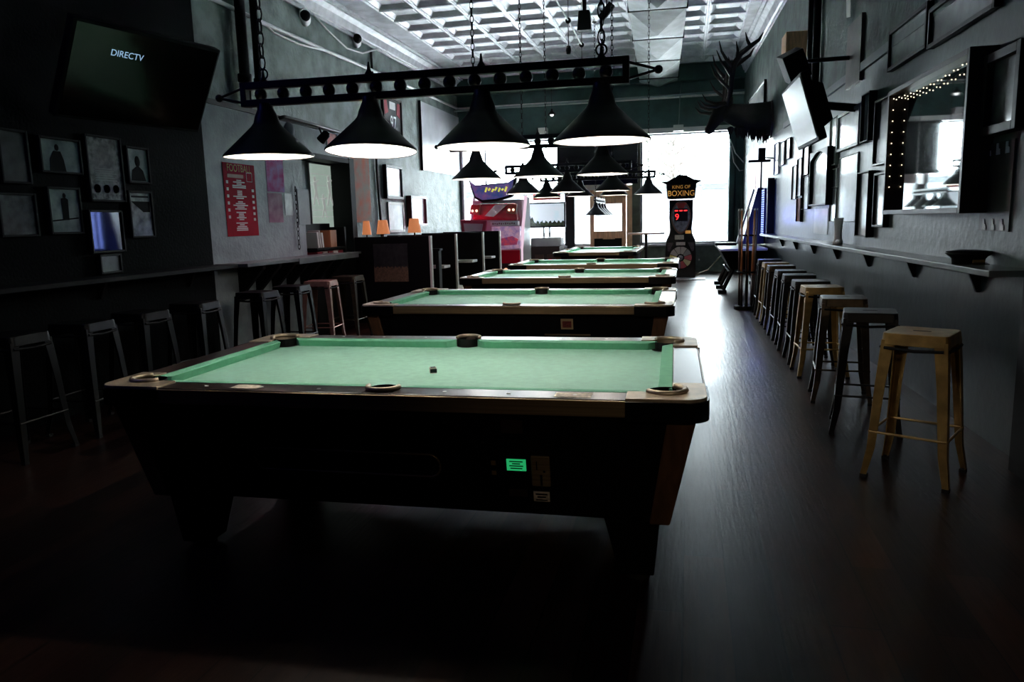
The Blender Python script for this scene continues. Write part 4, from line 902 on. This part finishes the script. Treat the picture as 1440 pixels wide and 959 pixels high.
# air hockey table on slanted legs
ah = thing('air_hockey_table', 'black tapered game table on slanted legs behind the cue stand', 'game table', (.98, 14.9, 0))
MB().frust([(-.22, -1.0, .42), (.3, -1.0, .42), (.3, 1.0, .42), (-.22, 1.0, .42)], [(-.40, -1.2, .76), (.36, -1.2, .76), (.36, 1.2, .76), (-.40, 1.2, .76)]).build('body', M_black, ah, bevel=.01)
MB().bx(-.42, .38, -1.22, 1.22, .76, .80).build('playing_top', mat('white_play_top', 'd2d6d8', .3), ah, bevel=.006)
for y in (-.95, 0, .95):
    for s in (-1, 1):
        l_ = MB().tube([(s*.14, y, .5), (s*.34, y, .06)], .035, 4).build('leg', M_black, ah)
        MB().bx(s*.34-.09, s*.34+.06, y-.09, y+.09, 0, .06).build('foot', M_black, l_, bevel=.01)
MB().bx(-.26, -.235, -.95, .95, .38, .40).build('edge_strip', M_chrome, ah)
o = tag(MB().bx(-.28, .12, -.3, .3, 0, .05).build('score_tray', M_black, bevel=.01), 'flat black tray lying on the slanted-leg game table', 'tray'); o.location = (.82, 15.6, .80)
# cue stand with cues
cs = thing('cue_stand', 'round black floor stand holding pool cues near the right wall', 'cue rack', (.86, 11.5, 0))
MB().lathe([(.17, 0), (.17, .05), (.15, .06)], (0, 0, 0), 24, close=True).build('base', M_black, cs)
MB().ring((0, 0, .55), .13, .014, None, 24, 8).build('holder_ring', M_black, cs); MB().ring((0, 0, 1.08), .11, .01, None, 24, 8).build('top_ring', M_black, cs)
for k in range(3):
    a = k*2*PI/3+.4; MB().tube([(.12*math.cos(a), .12*math.sin(a), .05), (.13*math.cos(a), .13*math.sin(a), .55), (.11*math.cos(a), .11*math.sin(a), 1.08)], .011, 8).build('upright', M_black, cs)
MCUE = mat('cue_maple', 'a8693f', .35, var=.2, scale=4, stretch=(10, 10, 1))
for k in range(8):
    a = k*2*PI/8; bx_, by = .86+.10*math.cos(a), 11.5+.10*math.sin(a); lean = .03*math.cos(a)
    o = tag(bpy.data.objects.new('pool_cue', None), 'wooden pool cue upright in the round floor stand', 'cue', 'pool cues in the floor stand'); COL.objects.link(o); o.location = (bx_, by, .06)
    o.rotation_euler = (-.02*math.sin(a), .02*math.cos(a), 0)
    MB().lathe([(.0145, 0), (.0145, .45)], (0, 0, 0), 10, close=True).build('grip', mat('cue_grip', '2a1714', .4), o, smooth=True)
    MB().lathe([(.0145, .45), (.012, .8), (.0075, 1.38)], (0, 0, 0), 10, close=True).build('shaft', MCUE if k % 4 else mat('cue_dark', '5a4a48', .3), o, smooth=True)
    MB().lathe([(.0075, 1.38), (.007, 1.405)], (0, 0, 0), 10, close=True).build('ferrule', M_white, o)
# blue lit machine on the right wall
bm2 = thing('light_machine', 'blue lit machine with two columns of white-blue LEDs at the far end of the ledge', 'game machine', (RXat(14.9), 14.9, 0)); bm2.rotation_euler = (0, 0, RSL)
NAVY = mat('navy_hood', '0b1550', .35)
MB().frust([(-.42, .1, .83), (-.02, .1, .83), (-.02, .95, .83), (-.42, .95, .83)], [(-.14, .25, 1.88), (-.02, .25, 1.88), (-.02, .75, 1.88), (-.14, .75, 1.88)]).build('hood', NAVY, bm2, bevel=.01)
MB().frust([(-.45, .93, .83), (-.40, .93, .83), (-.40, 1.0, .83), (-.45, 1.0, .83)], [(-.17, .74, 1.87), (-.13, .74, 1.87), (-.13, .8, 1.87), (-.17, .8, 1.87)]).build('hood_edge', M_frameW, bm2)
MB().bx(-.06, -.01, -.95, .1, .98, 1.98).build('back_panel', A_blue, bm2); MB().bx(-.12, -.01, -1.0, -.95, .96, 2.0).build('panel_frame', M_frameK, bm2)
LEDB = emat('led_blue', '8fa4ff', 3.0)
for c_ in range(2):
    stp = MB().bx(-.09, -.06, -.30+c_*.2, -.24+c_*.2, 1.0, 1.85).build('led_column', NAVY, bm2)
    for k in range(20): MB().bx(-.10, -.089, -.30+c_*.2, -.24+c_*.2, 1.02+k*.041, 1.045+k*.041).build('led', LEDB, stp)
plight('blue_machine_light', (1.1, 13.4, 1.35), 9, (.12, .16, 1), .12)
# television and speaker under the ceiling on the right wall
tw = thing('television', 'tilted dark television on the right wall reflecting the bright window', 'television', (1.22, 8.35, 2.06)); tw.rotation_euler = (.30, 0, RROT)
MB().bx(-.56, .56, -.03, .05, 0, .66).build('casing', M_black, tw, bevel=.012); MB().bx(-.53, .53, -.037, -.029, .035, .625).build('screen', mat('satin_screen', '0a0c0d', .24, spec=.6), tw)
MB().frust([(-.4, .05, .1), (.4, .05, .1), (.4, .05, .6), (-.4, .05, .6)], [(-.3, .2, .16), (.3, .2, .16), (.3, .2, .52), (-.3, .2, .52)]).build('rear_housing', M_black, tw, bevel=.01)
MB().tube([(.0, .18, .35), (0, .46, .22), (0, .50, .2)], .04, 8).build('wall_arm', M_iron, tw)
sp = thing('wall_speaker', 'black tilted loudspeaker above the right-wall television', 'speaker', (1.07, 8.6, 2.88)); sp.rotation_euler = (.45, .25, RROT+.1); sp.scale = (.72, .72, .72)
MB().prism([(-.2, -.18), (.2, -.18), (.23, .22), (-.15, .22)], -.14, .16, UP).build('cabinet', M_black, sp, bevel=.01)
MB().ring((.02, -.145, 0), .11, .01, Matrix.Rotation(PI/2, 4, 'X'), 24, 6).build('cone_ring', M_blackg, sp, smooth=True)
MB().tube([(0, .15, 0), (0, .82, -.3)], .03, 8).build('wall_arm', M_iron, sp)
o = tag(MB().bx(-.2, .2, -.3, 0, 0, .4).build('wall_box', M_wood, bevel=.01), 'orange-brown wooden box fixed high on the right wall behind the speaker', 'box'); q = onR(1112, 92, .2); o.location = (RXat(q.y)-.002, q.y, q.z); o.rotation_euler = (0, 0, RROT)
q = onR(1142, 60, .06)
tag(MB().tube([(q.x, q.y, 2.75), (q.x, q.y, CZ)], .06, 10).tube([(q.x+.01, q.y-.28, 2.75), (q.x+.01, q.y-.28, CZ)], .045, 10).build('riser_pipe', M_black, smooth=True), 'pair of black riser pipes high on the right wall', 'pipe')
# elk head
ek = thing('elk_head', 'black-looking mounted elk head with wide antlers on the right wall', 'trophy', (RXat(14.6), 14.6, 3.06)); ek.scale = (.9, .9, .9)
FUR = mat('dark_elk_fur', '1a1512', .8, var=.3, scale=12, bump=.3)
def E(px_, py_, dy=0): return Vector((-(1094-px_)*.0150, dy, (169-py_)*.0150))
MB().tube([E(1096, 168), E(1085, 168), E(1070, 166), E(1055, 163), E(1042, 159), E(1034, 156)], [.34, .33, .29, .24, .20, .17], 20, .8).build('neck', FUR, ek, smooth=True)
MB().tube([E(1040, 152), E(1034, 153), E(1028, 158), E(1022, 166), E(1017, 174), E(1013, 180), E(1011, 183)], [.13, .19, .175, .13, .10, .09, .05], 18, .75).build('head', FUR, ek, smooth=True)
mn = MB(); random.seed(3)
for k in range(60):
    a = random.uniform(1040, 1092); c0 = E(a, 176+ (a-1040)*.2, random.uniform(-.16, .16)); mn.tube([c0, c0+Vector((random.uniform(-.05, .03), 0, -random.uniform(.12, .22)))], [.04, .004], 5)
mn.build('mane', FUR, ek)
for s in (-1, 1): MB().tube([E(1038, 150, s*.1), E(1042, 144, s*.22), E(1043, 141, s*.33)], [.03, .07, .01], 8, .4).build('ear', FUR, ek, smooth=True)
ANT = mat('antler', '2a231d', .6, var=.3, scale=20)
for s in (-1, 1):
    o_ = 0 if s < 0 else -6
    def A(px_, py_, k): return E(px_+(o_ if s > 0 else 0), py_+(5 if s > 0 else 0), s*k)
    an = MB()
    an.tube([A(1037, 148, .08), A(1040, 132, .2), A(1041, 115, .33), A(1043, 101, .42), A(1051, 89, .47), A(1064, 80, .5), A(1073, 74, .5), A(1078, 65, .48)], [.06, .052, .052, .058, .052, .045, .032, .006], 9)
    for ln in ([(1042, 104, .4), (1033, 94, .45), (1027, 84, .46), (1024, 71, .44)], [(1041, 114, .33), (1034, 105, .42), (1027, 97, .45), (1021, 82, .42)], [(1047, 94, .45), (1047, 85, .5), (1045, 74, .5)], [(1062, 81, .5), (1058, 73, .53), (1056, 64, .52)], [(1040, 130, .2), (1036, 127, .28), (1027, 119, .32), (1020, 106, .3)], [(1037, 145, .1), (1022, 151, .2), (1008, 149, .24), (1001, 141, .22)], [(1035, 146, .1), (1020, 146, .16), (1009, 142, .18), (1004, 133, .18)]):
        an.tube([A(*q) for q in ln], [.042, .034, .024, .006][:len(ln)] if len(ln) == 4 else [.038, .026, .006], 8)
    an.build('antler', ANT, ek, smooth=True)
MB().lathe([(0, 0), (.36, 0), (.36, .03), (0, .03)], (0, 0, 0), 28, Matrix.Rotation(-PI/2, 4, 'Y')).build('mount_plaque', M_frameB, ek)
wc = [onx(1027, 200, 1.3), onx(1050, 232, 1.35), onx(1044, 240, 1.35), onx(1030, 228, 1.33), onx(1026, 198, 1.3)]
# wall lamp under the elk
wl = thing('wall_light', 'small black wall light on a rod below the elk head', 'lamp', (RXat(14.2), 14.2, 2.35))
MB().tube([(0, 0, 0), (-.2, 0, .02), (-.2, 0, -.6)], .015, 7).build('arm', M_iron, wl); MB().bx(-.42, -.05, -.05, .05, -.06, -.02).bx(-.26, -.14, -.06, .06, -.02, .18).build('lamp_head', M_black, wl)

# ================================================================== CEILING FITTINGS
DM = thing('air_duct', 'grey galvanised ceiling duct with diamond creases', 'duct', (-.47, 12.0, 4.62)); DM.rotation_euler = (0, 0, .034)
for k in range(-1, 4):
    y0, y1 = max(-.7, k*2.0+.75), (k+1)*2.0+.735
    if y1 > 7.3: y1 = min(y1, 7.2)
    w2 = .45; z0 = 0
    c = ((y0+y1)/2)
    m = MB(); top = .26
    v = [(-w2, y0, 0), (w2, y0, 0), (w2, y1, 0), (-w2, y1, 0), (0, c, -.17), (-w2, y0, top), (w2, y0, top), (w2, y1, top), (-w2, y1, top)]
    m.raw(v, [[0, 1, 4], [1, 2, 4], [2, 3, 4], [3, 0, 4], [0, 1, 6, 5], [1, 2, 7, 6], [2, 3, 8, 7], [3, 0, 5, 8], [5, 6, 7, 8]])
    m.build('duct_section', M_duct, DM)
    MB().bx(-w2-.02, w2+.02, y0-.03, y0+.01, -.02, -.002).bx(-w2-.02, -w2, y0-.03, y0+.01, -.02, top).bx(w2, w2+.02, y0-.03, y0+.01, -.02, top).build('joint_strap', M_black, DM)
for k in range(0, 4):
    for s in (-1, 1): MB().tube([(s*.46, k*2+.74, .2), (s*.46, k*2+.74, .37)], .008, 6).build('hanger_rod', M_iron, DM)
q = onz(822, 44, 3.9)
hs_ = thing('hanging_speaker', 'small black speaker hung from the ceiling above the nearest lamp bar', 'speaker', (q.x, q.y, 3.9))
MB().frust(*[[(x, y, z) for x, y in rrect(a, b, .02)] for a, b, z in ((.19, .16, 0), (.15, .13, .26))]).build('cabinet', M_black, hs_, bevel=.01)
MB().tube([(0, 0, .24), (0, 0, .42)], .03, 8).tube([(0, 0, .4), (.0, 0, CZ-.018-3.9)], .008, 6).build('hanging_rod', M_iron, hs_)
q = onz(853, 16, 4.2)
cmr = thing('ceiling_camera', 'small black angled camera hung near the duct', 'camera', (q.x, q.y, 4.2)); cmr.rotation_euler = (0, .7, 0)
MB().bx(-.05, .05, -.04, .04, -.12, .12).build('housing', M_black, cmr, bevel=.01); MB().tube([(0, 0, 0), (-.5, 0, .58)], .008, 6).build('bracket', M_iron, cmr)
P0, P1, P2 = onz(770, -20, 4.3), onz(799, 29, 4.3), onz(818, 63, 4.3)
tl = thing('track_light', 'white slanted cable run with small black pendants below the tin ceiling', 'light track')
MB().tube([P0, P1, P2], .012, 7).build('rail', M_wire, tl)
for (p_, l_) in ((P1, .42), (P2, .34)):
    MB().ball(p_, .045, 10).tube([p_, p_-Vector((0, 0, l_))], .006, 6).build('drop_cord', M_black, tl)
    MB().lathe([(.0, .07), (.03, .06), (.04, 0), (.03, -.06), (0, -.06)], p_-Vector((0, 0, l_)), 12).build('pendant_lamp', M_black, tl, smooth=True)
    MB().tube([p_, (p_.x, p_.y, CZ)], .005, 5).build('hanger', M_iron, tl)
q0 = Vector((LX, 19.2, 4.22)); q1 = Vector((RX, 19.2, 4.30))
tag(MB().tube([q0, q1], .03, 8).build('header_pipe', mat('pipe_grey', '8b9995', .5), smooth=True), 'pale horizontal pipe across the dark header over the windows', 'pipe')
q = ony(776, 158, 18.5)
pd = thing('pendant_lamp', 'small lone pendant lamp in front of the dark header', 'lamp', (q.x, 18.5, q.z))
MB().lathe([(.1, -.06), (.09, -.03), (.03, .03), (.02, .08)], (0, 0, 0), 18).build('shade', M_black, pd, smooth=True); MB().tube([(0, 0, .07), (0, 0, CZ-q.z)], .006, 6).build('cord', M_wirek, pd)
MB().ball((0, 0, -.05), .05, 10).build('bulb', emat('pendant_glow', 'ffffff', 1.5), pd, smooth=True)
q = ony(763, 186, 19.2)
for k, X_ in enumerate((763, 954)):
    q = ony(X_, 184 if k == 0 else 180, 19.25)
    o = tag(MB().bx(-.12, .12, -.1, .1, -.07, .07).build('junction_box', M_frameW, bevel=.006), ['white junction box over the left street window', 'white junction box over the right street window'][k], 'box', 'junction boxes'); o.location = (q.x, 19.28, q.z)
W1 = [ony(x, y, 19.3) for x, y in ((1027, 196), (1034, 215), (1049, 232), (1047, 239), (1040, 240), (1032, 228), (1028, 205))]
tag(MB().tube(W1, .014, 6).build('loose_cable', M_wire, smooth=True), 'white cable looping beside the right street window', 'cable')
q = ony(957, 150, 19.4); W2 = [ony(x, y, 19.42) for x, y in ((958, 112), (956, 140), (955, 165), (954, 176))]
tag(MB().tube(W2, .012, 6).build('loose_cable', mat('grey_cable', '6f7a78', .5), smooth=True), 'grey cable hanging down the header under the duct', 'cable')

# ================================================================== LIGHT
w_ = bpy.data.worlds.new('sky'); SC.world = w_; w_.use_nodes = True
bg = w_.node_tree.nodes['Background']; bg.inputs[0].default_value = (.88, .96, 1.0, 1); bg.inputs[1].default_value = 25.0
bl_ = bpy.data.lights.new('bar_fill_spot', 'SPOT'); bl_.energy = 42; bl_.color = (1, .80, .58); bl_.spot_size = .62; bl_.spot_blend = .8; bl_.shadow_soft_size = .12  # unseen warm spot added behind the camera, standing in for bar lamps
bo_ = bpy.data.objects.new('bar_fill_spot', bl_); COL.objects.link(bo_); bo_.location = (1.3, -1.6, 2.3); bo_.rotation_euler = (Vector((.25, 3.2, .62))-Vector((1.3, -1.6, 2.3))).to_track_quat('-Z', 'Y').to_euler()
sn = bpy.data.lights.new('street_sun', 'SUN'); sn.energy = 85; sn.angle = .01; so = bpy.data.objects.new('street_sun', sn); COL.objects.link(so); so.rotation_euler = (.62, 0, .1)  # unseen sun added to brighten the ceiling by bounce off the pavement
def portal(x0, x1, z0, z1):
    l = bpy.data.lights.new('window_portal', 'AREA'); l.shape = 'RECTANGLE'; l.size = x1-x0; l.size_y = z1-z0; l.cycles.is_portal = True
    o = bpy.data.objects.new('window_portal', l); COL.objects.link(o); o.location = ((x0+x1)/2, YB+.28, (z0+z1)/2); o.rotation_euler = (-PI/2, 0, 0)
portal(-5.86, -3.05, ZS, ZT); portal(-1.16, 1.02, ZS, ZT); portal(-2.98, -1.36, .75, ZT)
SC.view_settings.view_transform = 'Standard'; SC.view_settings.look = 'None'; SC.view_settings.gamma = 1; SC.view_settings.exposure = 0
SC.view_settings.use_curve_mapping = False
cy = SC.cycles
cy.use_denoising = True
try: cy.denoiser = 'OPENIMAGEDENOISE'
except Exception: pass
cy.max_bounces = 8; cy.diffuse_bounces = 4; cy.glossy_bounces = 4; cy.transparent_max_bounces = 12; cy.sample_clamp_indirect = 60; cy.caustics_reflective = False; cy.caustics_refractive = False
for o in bpy.data.objects:
    for k in ('_w', '_h', '_d'):
        if k in o: del o[k]
